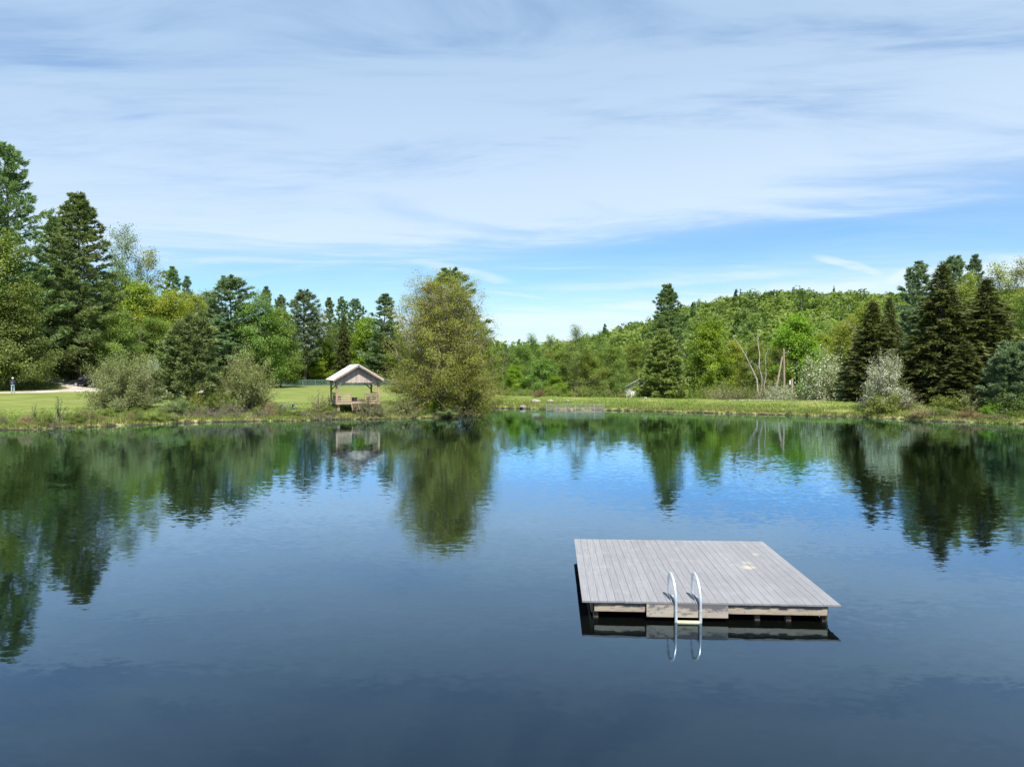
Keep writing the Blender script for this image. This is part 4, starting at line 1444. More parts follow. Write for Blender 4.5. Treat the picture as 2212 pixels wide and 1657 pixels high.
# ------------------------------------------------------------------ grass on the banks
def blades(name, n, lo, hi, hmin, hmax, width, mat, seed, pxr=(-60, 2300), clump=0.5, hole=None):
    rng = np.random.default_rng(seed)
    k = n * 14
    th = np.arctan((rng.uniform(pxr[0], pxr[1], k) - CXP) / FPX)
    yv = rng.uniform(46, 88, k)
    X, Y = np.tan(th) * yv, yv
    sd = sdist(X, Y)
    cn = vnoise(X, Y, 1.1, seed + 1)
    ok = (sd > lo) & (sd < hi) & (rng.random(k) < (1 - (sd - lo) / (hi - lo)) ** 0.7) & (cn > clump - 0.75 + rng.uniform(-0.3, 0.3, k))
    X, Y, sd = X[ok][:n], Y[ok][:n], sd[ok][:n]
    Z = ground(X, Y, sd)
    m_ = len(X)
    base = np.column_stack([X, Y, Z - 0.02])
    h = rng.uniform(hmin, hmax, m_) * (0.6 + 0.4 * rng.random(m_))
    d = unit(np.column_stack([rng.normal(0, 0.35, m_), rng.normal(0, 0.35, m_), np.ones(m_)]))
    side = unit(np.column_stack([rng.normal(size=m_), rng.normal(size=m_) * 0.6, np.zeros(m_)]))
    wv = side * width
    V = np.stack([base - wv, base + wv, base + d * h[:, None]], 1).reshape(-1, 3)
    o = link(name, mesh_arrays(name, V, None, np.arange(3 * m_).reshape(-1, 3), M[mat], {'tint': rng.random(m_)}))
    return o


tag(blades('bank_grass', 52000, 0.15, 4.5, 0.16, 0.46, 0.030, 'grass', 401, hole=None), 'rough grass along the edge of the pond', 'grass', kind='stuff')
tag(blades('dry_grass', 12000, 0.1, 3.2, 0.2, 0.62, 0.028, 'dry_grass', 402, clump=0.85), 'tan dry grass in patches along the waterline', 'grass', kind='stuff')
tag(blades('edge_grass', 26000, 0.02, 0.9, 0.18, 0.50, 0.026, 'grass', 405, clump=0.7), 'grass hanging over the edge of the bank', 'grass', kind='stuff')
tag(blades('fresh_grass', 34000, 0.6, 9.0, 0.10, 0.26, 0.032, 'lush', 403), 'fresh green grass on the bank and dam slope', 'grass', kind='stuff')


# ------------------------------------------------------------------ materials for built things
def deck_mat(root):
    m, T, out = material('grey_decking')
    tcn = T.n('ShaderNodeTexCoord')
    tco = T.n('ShaderNodeTexCoord')
    tco.object = root
    oi = T.n('ShaderNodeObjectInfo')
    off = T.vmath('ADD', tcn.outputs['Object'], T.comb(0.0, T.math('MULTIPLY', oi.outputs['Random'], 31.0), 0.0))
    g = T.noise(T.mapping(off, (40, 1.5, 40)), 1.0, 5, 0.65)
    g2 = T.noise(tco.outputs['Object'], 3.5, 5, 0.65)
    g3 = T.noise(tco.outputs['Object'], 0.7, 3, 0.6)
    c = T.mix(T.ss(g, 0.3, 0.7), (0.172, 0.173, 0.181), (0.226, 0.226, 0.236))
    c = T.mix(T.math('MULTIPLY', T.ss(g2, 0.50, 0.72), 0.45), c, (0.275, 0.266, 0.258))
    c = T.mix(T.math('MULTIPLY', T.ss(g3, 0.50, 0.70), 0.40), c, (0.160, 0.160, 0.170))
    # cream stains that lie on the deck
    pos = tco.outputs['Object']
    for (sx_, sy_, r_) in ((1.20, 0.02, 0.12), (1.28, 0.34, 0.10), (1.62, 1.02, 0.09)):
        dv = T.vmath('SUBTRACT', T.vmath('ADD', pos, T.vmath('MULTIPLY', T.vmath('SUBTRACT', T.noise(pos, 9, 4, 0.7, 0, True), (0.5, 0.5, 0.5)), (0.3, 0.22, 0))), (sx_, sy_, 0.3))
        ln = T.n('ShaderNodeVectorMath', operation='LENGTH')
        T.link(T.vmath('MULTIPLY', dv, (1.0, 0.8, 0.0)), ln.inputs[0])
        c = T.mix(T.math('MULTIPLY', T.ss(ln.outputs['Value'], r_ * 1.25, r_ * 0.5), 0.6 if r_ > 0.11 else 0.3), c, (0.44, 0.39, 0.28))
    hs = T.n('ShaderNodeHueSaturation')
    T.setin(hs.inputs['Value'], T.ss(oi.outputs['Random'], 0, 1, 0.94, 1.06, 'LINEAR'))
    T.link(c, hs.inputs['Color'])
    principled(T, out, hs.outputs[0], 0.75, 0, 0.3, bump(T, g, 0.12, 0.004))
    return m


def skirt_mat(name, clean, upper_tone, wet, z0, z1):
    """weathered timber: darker in patches in the upper half, damp along the foot"""
    m, T, out = material(name)
    tcn = T.n('ShaderNodeTexCoord')
    p = tcn.outputs['Object']
    x_, y_, z_ = T.sep(p)
    g = T.noise(T.mapping(p, (1.6, 1.6, 34)), 1.0, 5, 0.7)
    pt = T.noise(T.mapping(p, (2.6, 2.6, 7), (0, 0, 0), (3.3, 0, 1)), 1.0, 6, 0.7)
    c = T.mix(T.ss(g, 0.3, 0.7), tuple(k * 0.8 for k in clean), clean)
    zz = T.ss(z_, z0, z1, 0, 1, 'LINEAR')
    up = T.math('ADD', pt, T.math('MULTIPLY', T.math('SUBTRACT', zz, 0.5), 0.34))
    c = T.mix(T.math('MULTIPLY', T.ss(up, 0.47, 0.60), 0.9), c, upper_tone)  # darker patches, more of them towards the top of the board
    kn = T.n('ShaderNodeTexVoronoi')
    T.link(T.mapping(p, (5, 5, 11)), kn.inputs['Vector'])
    kn.inputs['Scale'].default_value = 1.0
    c = T.mix(T.ss(kn.outputs['Distance'], 0.10, 0.05), c, (0.12, 0.09, 0.06))
    c = T.mix(T.math('MULTIPLY', T.ss(T.math('ADD', zz, T.math('MULTIPLY', T.math('SUBTRACT', pt, 0.5), 0.6)), 0.12, -0.05), 0.7), c, wet)
    principled(T, out, c, 0.85, 0, 0.25, bump(T, g, 0.3, 0.006))
    return m


M['timber'] = wood_mat('weathered_timber', (0.20, 0.15, 0.11), (0.36, 0.29, 0.22), (4, 4, 1.0), 4.0, vary=0.16, dark=(0.13, 0.11, 0.10))
M['timber_warm'] = wood_mat('warm_timber', (0.30, 0.20, 0.12), (0.46, 0.33, 0.215), (5, 5, 0.8), 4.0, vary=0.12, dark=(0.18, 0.13, 0.09))
M['timber_grey'] = wood_mat('silvered_boards', (0.37, 0.30, 0.25), (0.55, 0.46, 0.39), (9, 9, 0.9), 4.0, vary=0.16, dark=(0.25, 0.21, 0.20))
M['plank_red'] = wood_mat('wet_red_plank', (0.17, 0.115, 0.085), (0.27, 0.19, 0.145), (6, 1, 6), 3.0)
M['slat'] = wood_mat('pale_slats', (0.34, 0.265, 0.165), (0.50, 0.41, 0.28), (1, 6, 6), 4.0, vary=0.14, dark=(0.2, 0.155, 0.11))
M['darkwood'] = wood_mat('dark_damp_wood', (0.035, 0.027, 0.02), (0.085, 0.066, 0.05), (4, 4, 1), 4.0)
M['roof_white'] = plain('white_roof_metal', (0.80, 0.79, 0.76), 0.45, 0.0, 0.05, 1.5)
M['alu'] = plain('brushed_aluminium', (0.74, 0.76, 0.78), 0.38, 0.75, 0.06, 6)
M['alu_dull'] = plain('dull_aluminium', (0.50, 0.53, 0.57), 0.45, 0.45, 0.10, 9)
M['rung'] = plain('cream_plastic_rung', (0.62, 0.58, 0.40), 0.5, 0, 0.1, 12)
M['float'] = plain('black_float', (0.015, 0.016, 0.018), 0.5, 0, 0.2)
M['galv'] = plain('galvanised_steel', (0.29, 0.315, 0.30), 0.6, 0.15, 0.15)
M['fence_green'] = plain('green_vinyl', (0.16, 0.27, 0.22), 0.5, 0, 0.12)
M['iron'] = plain('dark_iron', (0.025, 0.026, 0.03), 0.5, 0.2, 0.3)
M['tub'] = plain('dark_grey_metal', (0.065, 0.065, 0.075), 0.45, 0.5, 0.3)
M['car'] = plain('dark_car_paint', (0.010, 0.011, 0.016), 0.18, 0.0, 0.1, 2, 0.7)
M['glass_dark'] = plain('dark_window_glass', (0.02, 0.025, 0.04), 0.06, 0, 0.1, 1, 0.8)
M['tyre'] = plain('tyre_rubber', (0.018, 0.018, 0.018), 0.9)
M['rim'] = plain('alloy_rim', (0.62, 0.62, 0.64), 0.3, 0.8, 0.05)
M['lamp'] = plain('lamp_glass', (0.72, 0.72, 0.72), 0.15)
M['tail'] = plain('red_lamp_glass', (0.35, 0.02, 0.02), 0.2)
M['stone'] = plain('grey_boulder', (0.24, 0.22, 0.20), 0.9, 0, 0.35, 3.0)
M['tan_wall'] = wood_mat('tan_siding', (0.46, 0.31, 0.20), (0.56, 0.40, 0.27), (1, 1, 9), 2.0)
M['tan_roof'] = plain('tan_roof', (0.50, 0.36, 0.25), 0.8, 0, 0.1, 3)
M['white_wall'] = plain('white_siding', (0.78, 0.78, 0.77), 0.7, 0, 0.04, 2)
M['grey_roof'] = plain('grey_shingles', (0.20, 0.20, 0.21), 0.85, 0, 0.2, 6)
M['pole'] = wood_mat('utility_pole_wood', (0.27, 0.20, 0.15), (0.42, 0.34, 0.28), (9, 9, 0.8), 3.0)
M['wire'] = plain('wire', (0.10, 0.11, 0.11), 0.5)
M['skin'] = plain('skin', (0.55, 0.36, 0.27), 0.6, 0, 0.06)
M['jacket'] = plain('dark_navy_jacket', (0.012, 0.016, 0.040), 0.85, 0, 0.2, 9)
M['jeans'] = plain('pale_blue_jeans', (0.36, 0.46, 0.58), 0.85, 0, 0.12, 9)
M['cap'] = plain('white_cap', (0.80, 0.79, 0.77), 0.8, 0, 0.04)
M['shoe'] = plain('pale_shoe', (0.55, 0.55, 0.56), 0.7, 0, 0.1)
M['table'] = wood_mat('grey_green_table', (0.10, 0.12, 0.112), (0.17, 0.19, 0.178), (1, 8, 8), 3.0, vary=0.06)

# ------------------------------------------------------------------ swim raft
raft = thing('swim_raft', 'square floating swim raft with grey plank deck, moored in the open water', 'raft', (3.365, 13.69, 0), R(-3.2))
DW, DD, DZ = 4.18, 4.30, 0.30
NP = 30
pitch_ = DW / NP
deckm = deck_mat(raft)
pw2 = (pitch_ - 0.0022) / 2
prof = [(-pw2, -0.028), (pw2, -0.028), (pw2, -0.004), (pw2 - 0.004, 0.0), (-pw2 + 0.004, 0.0), (-pw2, -0.004)]
plank_me = [MB().prism(prof, -DD / 2 + a, DD / 2 + b).mesh('plank', deckm) for a, b in ((0, 0), (0.006, -0.004), (-0.005, 0.006))]
rr_ = random.Random(4)
for i in range(NP):
    o = link('plank', plank_me[rr_.randrange(3)], raft, (-DW / 2 + pitch_ * (i + 0.5), 0, DZ + rr_.uniform(-0.0015, 0.0015)))
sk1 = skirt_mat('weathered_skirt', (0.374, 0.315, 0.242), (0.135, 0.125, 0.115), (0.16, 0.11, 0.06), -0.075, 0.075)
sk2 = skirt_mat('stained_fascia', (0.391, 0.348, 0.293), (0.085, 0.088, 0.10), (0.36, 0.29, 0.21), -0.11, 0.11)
HX = 1.93
zb_ = DZ - 0.029
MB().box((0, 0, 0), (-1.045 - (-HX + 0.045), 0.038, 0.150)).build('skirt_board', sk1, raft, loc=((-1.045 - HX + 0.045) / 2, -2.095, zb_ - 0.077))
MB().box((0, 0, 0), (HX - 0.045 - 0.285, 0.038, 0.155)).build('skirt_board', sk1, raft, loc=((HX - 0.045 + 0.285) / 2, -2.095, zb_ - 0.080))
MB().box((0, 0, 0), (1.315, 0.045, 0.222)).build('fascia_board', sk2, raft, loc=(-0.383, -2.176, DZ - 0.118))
for s in (-1, 1):
    MB().box((0, 0, 0), (0.040, 4.10, 0.20)).build('side_board', M['timber'], raft, loc=(s * (HX - 0.015), 0.04, zb_ - 0.103))
MB().box((0, 0, 0), (2 * HX - 0.08, 0.038, 0.16)).build('back_board', M['timber'], raft, loc=(0, 2.08, zb_ - 0.083))
for xj in (-1.2, -0.4, 0.4, 1.2):
    MB().box((0, 0, 0), (0.04, 4.08, 0.14)).build('joist', M['darkwood'], raft, loc=(xj, 0, zb_ - 0.073))
for xp in (-1.86, 0.78, 1.28, 1.86):
    MB().box((0, 0, 0), (0.085, 0.09, 0.26)).build('corner_post', M['darkwood'], raft, loc=(xp, -2.02, zb_ - 0.24))
for (xf, yf) in ((-1.35, -1.3), (-1.35, 0), (-1.35, 1.3), (1.35, -1.3), (1.35, 0), (1.35, 1.3), (0, -1.2), (0, 1.2)):
    MB().tube([(xf - 0.45, yf, -0.08), (xf - 0.42, yf, -0.08), (xf + 0.42, yf, -0.08), (xf + 0.45, yf, -0.08)], [0.19, 0.23, 0.23, 0.19], 14).build('float_drum', M['float'], raft, smoothf=True)
# ladder
ladder = bpy.data.objects.new('swim_ladder', None)
COL.objects.link(ladder)
ladder.parent = raft
for xr in (-0.57, -0.175):
    yf = -2.235
    up_pts = [(xr, yf, 0.19), (xr, yf, 0.34), (xr - 0.004, yf + 0.012, 0.45), (xr - 0.012, yf + 0.06, 0.56), (xr - 0.022, yf + 0.145, 0.655), (xr - 0.034, yf + 0.235, 0.705), (xr - 0.042, yf + 0.305, 0.722),
              (xr - 0.050, yf + 0.365, 0.705), (xr - 0.055, yf + 0.405, 0.655), (xr - 0.057, yf + 0.42, 0.57), (xr - 0.058, yf + 0.42, 0.45), (xr - 0.058, yf + 0.42, 0.325)]
    MB().tube(up_pts, 0.0225, 12).build('rail', M['alu'], ladder, smoothf=True)
    MB().tube([(xr, yf, -0.36), (xr, yf, 0.188)], 0.0245, 12).build('lower_rail', M['alu_dull'], ladder, smoothf=True)
    MB().tube([(xr, yf, 0.186), (xr, yf, 0.205)], 0.0265, 12).build('collar', M['alu'], ladder, smoothf=True)
    # angle bracket from the rear foot to the front rail
    b = MB()
    b.prism([(yf + 0.03, DZ + 0.004), (yf + 0.45, DZ + 0.004), (yf + 0.45, DZ + 0.03), (yf + 0.36, DZ + 0.07), (yf + 0.03, DZ + 0.012)], xr - 0.062, xr - 0.056, 'yz')
    b.box((xr - 0.03, yf + 0.40, DZ + 0.005), (0.11, 0.085, 0.006))
    b.bar((xr - 0.058, yf + 0.42, DZ + 0.035), (xr - 0.01, yf + 0.05, DZ + 0.035), 0.008, 0.05)
    b.build('bracket', M['alu_dull'], ladder)
for k, zr_ in enumerate((-0.005, -0.13, -0.26)):
    MB().box((0, 0, 0), (0.365, 0.07, 0.028)).build('rung', M['rung'], ladder, loc=(-0.3725, -2.235, zr_ + 0.012))

# ------------------------------------------------------------------ open shelter
GX, GY = at(766, 860, 62.9)[0], 62.9
GG = gz(GX, GY) + 0.10
shel = thing('park_shelter', 'small open timber shelter with white metal gable roof and boarded gable on the left lawn', 'shelter', (GX, GY, GG), R(21.5))
S2 = 1.80           # half spacing of the posts
FL = 0.74           # floor height
BT = 2.36           # underside of the gable wall
PITCHR = R(31)
RW = 2.18
RL0, RL1 = -S2 - 0.46, S2 + 0.40
for i in range(26):
    w_ = (2 * S2 + 0.14) / 26
    MB().box((0, 0, 0), (2 * S2 + 0.14, w_ - 0.008, 0.04)).build('floor_board', M['timber'], shel, loc=(0, -S2 - 0.07 + w_ * (i + 0.5), FL - 0.02))
for s in (-1, 1):
    MB().box((0, 0, 0), (2 * S2 + 0.16, 0.045, 0.17)).build('floor_beam', M['timber_warm'], shel, loc=(0, s * (S2 + 0.095), FL - 0.13))
    MB().box((0, 0, 0), (0.045, 2 * S2 + 0.13, 0.17)).build('floor_beam', M['timber'], shel, loc=(s * (S2 + 0.055), 0, FL - 0.13))
for sx_ in (-1, 1):
    for sy_ in (-1, 1):
        MB().box((0, 0, 0), (0.145, 0.145, BT + 0.25 - FL)).build('post', M['timber_warm'], shel, loc=(sx_ * S2, sy_ * S2, (BT + 0.25 + FL) / 2))
        MB().box((0, 0, 0), (0.22, 0.22, FL - 0.04)).build('pier', M['timber'], shel, loc=(sx_ * (S2 - 0.16), sy_ * (S2 - 0.16), FL / 2 - 0.07))
        mt = M['timber_warm']
        MB().bar((sx_ * (S2 - 0.07), sy_ * S2, BT - 0.62), (sx_ * (S2 - 0.72), sy_ * S2, BT + 0.02), 0.09, 0.09).build('brace', mt, shel)
        MB().bar((sx_ * S2, sy_ * (S2 - 0.07), BT - 0.62), (sx_ * S2, sy_ * (S2 - 0.72), BT + 0.02), 0.09, 0.09).build('brace', mt, shel)
for s in (-1, 1):
    MB().box((0, 0, 0), (0.10, 2 * S2 + 0.5, 0.17)).build('eave_beam', M['timber'], shel, loc=(s * (S2 + 0.02), 0, BT + 0.335))
tanp = math.tan(PITCHR)
ZE = BT + 0.22      # roof underside at the eave
ZR = ZE + RW * tanp
# gable walls of single vertical boards
NB = 25
bw = 2 * (S2 + 0.08) / NB
for sy_ in (-1, 1):
    for i in range(NB):
        x0 = -S2 - 0.08 + bw * i
        x1 = x0 + bw - 0.010
        zt0 = ZR - abs(x0) * tanp - 0.035
        zt1 = ZR - abs(x1) * tanp - 0.035
        pr = [(x0, BT), (x1, BT), (x1, zt1), (x0, zt0)]
        if x0 < 0 < x1:
            pr = [(x0, BT), (x1, BT), (x1, zt1), (0, ZR - 0.035), (x0, zt0)]
        y_ = sy_ * (S2 + 0.10)
        MB().prism(pr, y_ - 0.012 + 0.004 * (i % 2), y_ + 0.012 + 0.004 * (i % 2)).build('gable_board', M['timber_grey'], shel)
for s in (-1, 1):
    # roof sheet with standing seams, rafters and barge boards
    e = Vector((s * RW, 0, ZE))
    r_ = Vector((0, 0, ZR))
    nrm = Vector((s * math.sin(PITCHR), 0, math.cos(PITCHR)))
    b = MB()
    P = [e, r_, r_ + Vector((0, 0, 0.03)), e + nrm * 0.03]
    b.prism([(p.x, p.z) for p in P], RL0, RL1)
    rp = b.build('roof_sheet', M['roof_white'], shel)
    for k in range(10):
        yk = RL0 + 0.02 + (RL1 - RL0 - 0.04) * k / 9
        MB().bar(e + nrm * 0.04 + Vector((0, yk, 0)), r_ + nrm * 0.04 + Vector((-s * 0.0, yk, 0)), 0.03, 0.022, nrm).build('roof_seam', M['roof_white'], rp)
    for yk in (RL0 + 0.02, RL1 - 0.02):
        MB().bar(e - nrm * 0.075 + Vector((0, yk, 0)), r_ - nrm * 0.075 + Vector((0, yk, 0)), 0.035, 0.14, nrm).build('barge_board', M['timber'], shel)
    for k in range(1, 6):
        yk = RL0 + (RL1 - RL0) * k / 6
        if abs(abs(yk) - S2 - 0.1) < 0.12:
            continue
        MB().bar(e - nrm * 0.06 + Vector((0, yk, 0)), r_ - nrm * 0.06 + Vector((0, yk, 0)), 0.045, 0.11, nrm).build('rafter', M['timber'], shel)
    MB().box((0, 0, 0), (0.03, RL1 - RL0 - 0.1, 0.12)).build('eave_board', M['timber'], shel, loc=(s * (RW - 0.03), (RL0 + RL1) / 2, ZE - 0.05))
MB().prism([(-0.12, ZR + 0.033 - 0.12 * tanp + 0.012), (0, ZR + 0.045), (0.12, ZR + 0.033 - 0.12 * tanp + 0.012), (0, ZR + 0.058)], RL0 - 0.004, RL1 + 0.004).build('ridge_cap', M['roof_white'], shel)


def rail_panel(a, b, uprights):
    """low railing of level slats between two points of the floor"""
    a, b = Vector((a[0], a[1], 0)), Vector((b[0], b[1], 0))
    d = (b - a).normalized()
    off = Vector((d.y, -d.x, 0)) * 0.035
    for k, (z0, h_) in enumerate(((0.05, 0.09), (0.25, 0.08), (0.44, 0.08), (0.60, 0.09))):
        MB().bar(a + off + Vector((0, 0, FL + z0 + h_ / 2)), b + off + Vector((0, 0, FL + z0 + h_ / 2)), 0.025, h_).build('slat', M['slat'], shel)
    MB().bar(a + Vector((0, 0, FL + 0.70)), b + Vector((0, 0, FL + 0.70)), 0.12, 0.035).build('top_rail', M['slat'], shel)
    for u_ in uprights:
        p = a + (b - a) * u_
        MB().box((p.x, p.y, FL + 0.345), (0.07, 0.045, 0.67), rz=math.atan2(d.y, d.x)).build('upright', M['timber'], shel)


rail_panel((-S2 + 0.08, -S2), (-S2 + 1.25, -S2), (0.12, 0.97))
rail_panel((S2 - 1.25, -S2), (S2 - 0.08, -S2), (0.03, 0.5))
rail_panel((-S2, S2 - 0.08), (-S2, -S2 + 0.08), (0.1, 0.37, 0.64, 0.9))
rail_panel((S2, -S2 + 0.08), (S2, S2 - 0.08), (0.1, 0.37, 0.64, 0.9))
for k in range(4):
    MB().box((0, 0, 0), (1.25, 0.26, 0.04)).build('step', M['timber'], shel, loc=(0.02, -S2 - 0.25 - 0.25 * k, FL - 0.16 - 0.15 * k))
for xs_ in (-0.6, -0.02, 0.64):
    MB().bar((xs_, -S2 - 0.12, FL - 0.14), (xs_, -S2 - 1.10, -0.02), 0.04, 0.18).build('stringer', M['timber_warm'], shel)
# benches along the inside of the railings
for s in (-1, 1):
    MB().box((0, 0, 0), (0.36, 2 * S2 - 0.5, 0.04)).build('bench_seat', M['timber'], shel, loc=(s * (S2 - 0.30), 0.1, FL + 0.42))
    for yk in (-1.2, 0.1, 1.4):
        MB().box((0, 0, 0), (0.30, 0.06, 0.40)).build('bench_leg', M['timber'], shel, loc=(s * (S2 - 0.30), yk, FL + 0.20))


def in_shel(x, y, z):
    c, s = math.cos(R(21.5)), math.sin(R(21.5))
    return (GX + x * c - y * s, GY + x * s + y * c, GG + z)


tub = thing('metal_tub', 'dark metal tub standing on the shelter floor beside the slatted railing', 'tub', in_shel(-0.22, -1.35, FL))
MB().tube([(0, 0, 0.0), (0, 0, 0.02), (0, 0, 0.34), (0, 0, 0.36)], [0.19, 0.205, 0.235, 0.24], 20).build('body', M['tub'], tub, smoothf=True)
MB().tube([(0.245 * math.cos(a * 0.3142), 0.245 * math.sin(a * 0.3142), 0.355) for a in range(21)], 0.014, 6, False).build('rim', M['galv'], tub, smoothf=True)
for s in (-1, 1):
    MB().tube([(s * 0.235, -0.06, 0.25), (s * 0.29, -0.05, 0.24), (s * 0.29, 0.05, 0.24), (s * 0.235, 0.06, 0.25)], 0.009, 6).build('handle', M['iron'], tub, smoothf=True)
px_, py_, _ = in_shel(-2.15, 0.4, 0)
pump = thing('hand_pump', 'dark iron hand pump standing on the lawn behind the left shelter railing', 'pump', (px_, py_, gz(px_, py_)))
MB().tube([(0, 0, -0.1), (0, 0, 0.75), (0, 0, 0.78), (0, 0, 1.12), (0, 0, 1.16)], [0.04, 0.04, 0.065, 0.065, 0.03], 10).build('body', M['iron'], pump, smoothf=True)
MB().tube([(0, 0, 1.14), (-0.05, 0, 1.26), (-0.12, 0, 1.30), (-0.02, 0, 1.33)], [0.018, 0.018, 0.02, 0.012], 8).build('handle', M['iron'], pump, smoothf=True)
MB().tube([(0.03, 0, 1.02), (0.16, 0, 1.03), (0.20, 0, 0.96)], [0.026, 0.024, 0.022], 8).build('spout', M['iron'], pump, smoothf=True)

# ------------------------------------------------------------------ picnic table
TXp = at(621, 870, 61.6)[0]
tab = thing('picnic_table', 'weathered grey-green picnic table half sunk in the weeds left of the shelter', 'table', (TXp, 61.6, gz(TXp, 61.6) - 0.36), R(28))
for k in range(5):
    MB().box((0, 0, 0), (1.55, 0.138, 0.036)).build('top_board', M['table'], tab, loc=(0, -0.29 + 0.145 * k, 0.73))
for s in (-1, 1):
    for k in range(2):
        MB().box((0, 0, 0), (1.55, 0.138, 0.036)).build('seat_board', M['table'], tab, loc=(0, s * (0.62 + 0.145 * k), 0.43))
for s in (-1, 1):
    for q_ in (-1, 1):
        MB().bar((s * 0.5, q_ * 0.22, 0.70), (s * 0.5, q_ * 0.60, 0.0), 0.04, 0.09, (1, 0, 0)).build('leg', M['table'], tab)
    MB().box((0, 0, 0), (0.04, 1.52, 0.09)).build('seat_bearer', M['table'], tab, loc=(s * 0.455, 0, 0.365))
    MB().box((0, 0, 0), (0.04, 0.70, 0.08)).build('top_bearer', M['table'], tab, loc=(s * 0.455, 0, 0.668))

# ------------------------------------------------------------------ chain-link fence at the back of the lawn
FY = 139.0
fen = thing('chain_link_fence', 'low green chain-link fence along the far side of the left lawn', 'fence', (0, FY, 0))
fx0, fx1 = at(545, 830, FY)[0], at(872, 830, FY)[0]
fxs = np.linspace(fx0, fx1, 13)
FH = 1.22
fz = ground(fxs, np.full(13, FY))
for x_, z_ in zip(fxs, fz):
    MB().tube([(0, 0, -0.1), (0, 0, FH + 0.06)], 0.035, 8).build('post', M['fence_green'], fen, smoothf=True, loc=(x_, 0, z_))
for k in range(12):
    a, b = (fxs[k], 0, fz[k]), (fxs[k + 1], 0, fz[k + 1])
    for nm_, hh_ in (('top_rail', FH), ('bottom_rail', 0.06)):
        MB().tube([(a[0], 0, a[2] + hh_), (b[0], 0, b[2] + hh_)], 0.024, 6).build(nm_, M['fence_green'], fen, smoothf=True)
    mb = MB()
    L_ = b[0] - a[0]
    nW = int((L_ + FH) / 0.085)
    for sgn in (1, -1):
        for j in range(nW):
            c0 = j * 0.085 - (FH if sgn > 0 else 0)
            x0_, z0_ = c0, 0.0
            x1_, z1_ = c0 + sgn * FH, FH
            if sgn < 0:
                x0_, x1_ = c0, c0 - FH
            pts_ = [(x0_, 0.0), (x1_, FH)]
            # clip to the bay
            (xa, za), (xb, zb2) = pts_
            if xb < xa:
                xa, za, xb, zb2 = xb, zb2, xa, za
            if xb <= 0 or xa >= L_:
                continue
            if xa < 0:
                za += (zb2 - za) * (-xa) / (xb - xa)
                xa = 0
            if xb > L_:
                zb2 = za + (zb2 - za) * (L_ - xa) / (xb - xa)
                xb = L_
            h_ = 0.0075
            mb.add([(a[0] + xa, 0.004 * sgn, a[2] + za - h_), (a[0] + xb, 0.004 * sgn, a[2] + zb2 - h_), (a[0] + xb, 0.004 * sgn, a[2] + zb2 + h_), (a[0] + xa, 0.004 * sgn, a[2] + za + h_)], [(0, 1, 2, 3)])
    tag(mb.build('wire_mesh', M['fence_green'], fen), kind='stuff')

# ------------------------------------------------------------------ metal barrier at the dam outlet
BY = 71.2
bx0, bx1 = at(1181, 880, BY)[0], at(1305, 880, BY)[0]
bar_ = thing('metal_barrier', 'low galvanised mesh barrier standing in the water at the dam', 'barrier', (0, 0, 0))
bz0, bz1 = -0.12, 0.66
xsb = np.linspace(bx0, bx1, 7)
for x_ in xsb:
    MB().tube([(x_, BY, -0.6), (x_, BY, bz1)], 0.022, 6).build('post', M['galv'], bar_, smoothf=True)
for (x_, yb) in ((bx0, 72.3), (bx1, 72.0)):
    MB().tube([(x_, yb, -0.3), (x_, yb, bz1)], 0.022, 6).build('post', M['galv'], bar_, smoothf=True)
    for zz_ in (0.36, bz1):
        MB().tube([(x_, BY, zz_), (x_, yb, zz_)], 0.017, 6).build('rail', M['galv'], bar_, smoothf=True)
for zz_ in (0.16, 0.36, bz1):
    MB().tube([(bx0, BY, zz_), (bx1, BY, zz_)], 0.017, 6).build('rail', M['galv'], bar_, smoothf=True)
mb = MB()
for x_ in np.arange(bx0, bx1, 0.07):
    mb.box((x_, BY + 0.024, 0.30), (0.006, 0.006, 0.72))
for z_ in np.arange(-0.03, bz1, 0.10):
    mb.box(((bx0 + bx1) / 2, BY + 0.032, z_), (bx1 - bx0, 0.006, 0.006))
tag(mb.build('wire_mesh', M['galv'], bar_), kind='stuff')
for (pa, pb, dd_, lab) in ((1232, 1300, 70.3, 'long pale red-brown plank floating in front of the metal barrier'), (1196, 1228, 70.9, 'shorter red-brown plank floating at the left of the metal barrier')):
    xa, xb = at(pa, 889, dd_)[0], at(pb, 889, dd_)[0]
    t_ = thing('floating_plank', lab, 'plank', ((xa + xb) / 2, dd_, 0.03), R(-3), 'planks floating by the barrier')
    MB().prism([(-0.16, -0.03), (0.16, -0.03), (0.15, 0.03), (-0.15, 0.03)], -(xb - xa) / 2, (xb - xa) / 2, 'yz').build('board', M['plank_red'], t_)

# ------------------------------------------------------------------ boulders
def boulder(px, py, wpx, hpx, D, label, seed):
    p = at(px, py, D)
    z = gz(p[0], D)
    wd, hg = wpx / FPX * D, hpx / FPX * D
    bm = bmesh.new()
    bmesh.ops.create_icosphere(bm, subdivisions=3, radius=1)
    r = np.random.default_rng(seed)
    dirs = unit(r.normal(size=(9, 3)))
    cut = r.uniform(0.62, 0.92, 9)
    for v_ in bm.verts:
        c = np.array(v_.co)
        for d_, k_ in zip(dirs, cut):
            q_ = c @ d_
            if q_ > k_:
                c = c - d_ * (q_ - k_) * 0.85
        c = c * (1 + r.normal(0, 0.015))
        v_.co = (c[0] * wd / 2, c[1] * wd * 0.4, c[2] * hg * 0.75)
    me = bpy.data.meshes.new('boulder')
    bm.to_mesh(me)
    bm.free()
    me.materials.append(M['stone'])
    tag(link('boulder', me, None, (p[0], D, z + hg * 0.10)), label, 'rock', 'boulders on the dam')


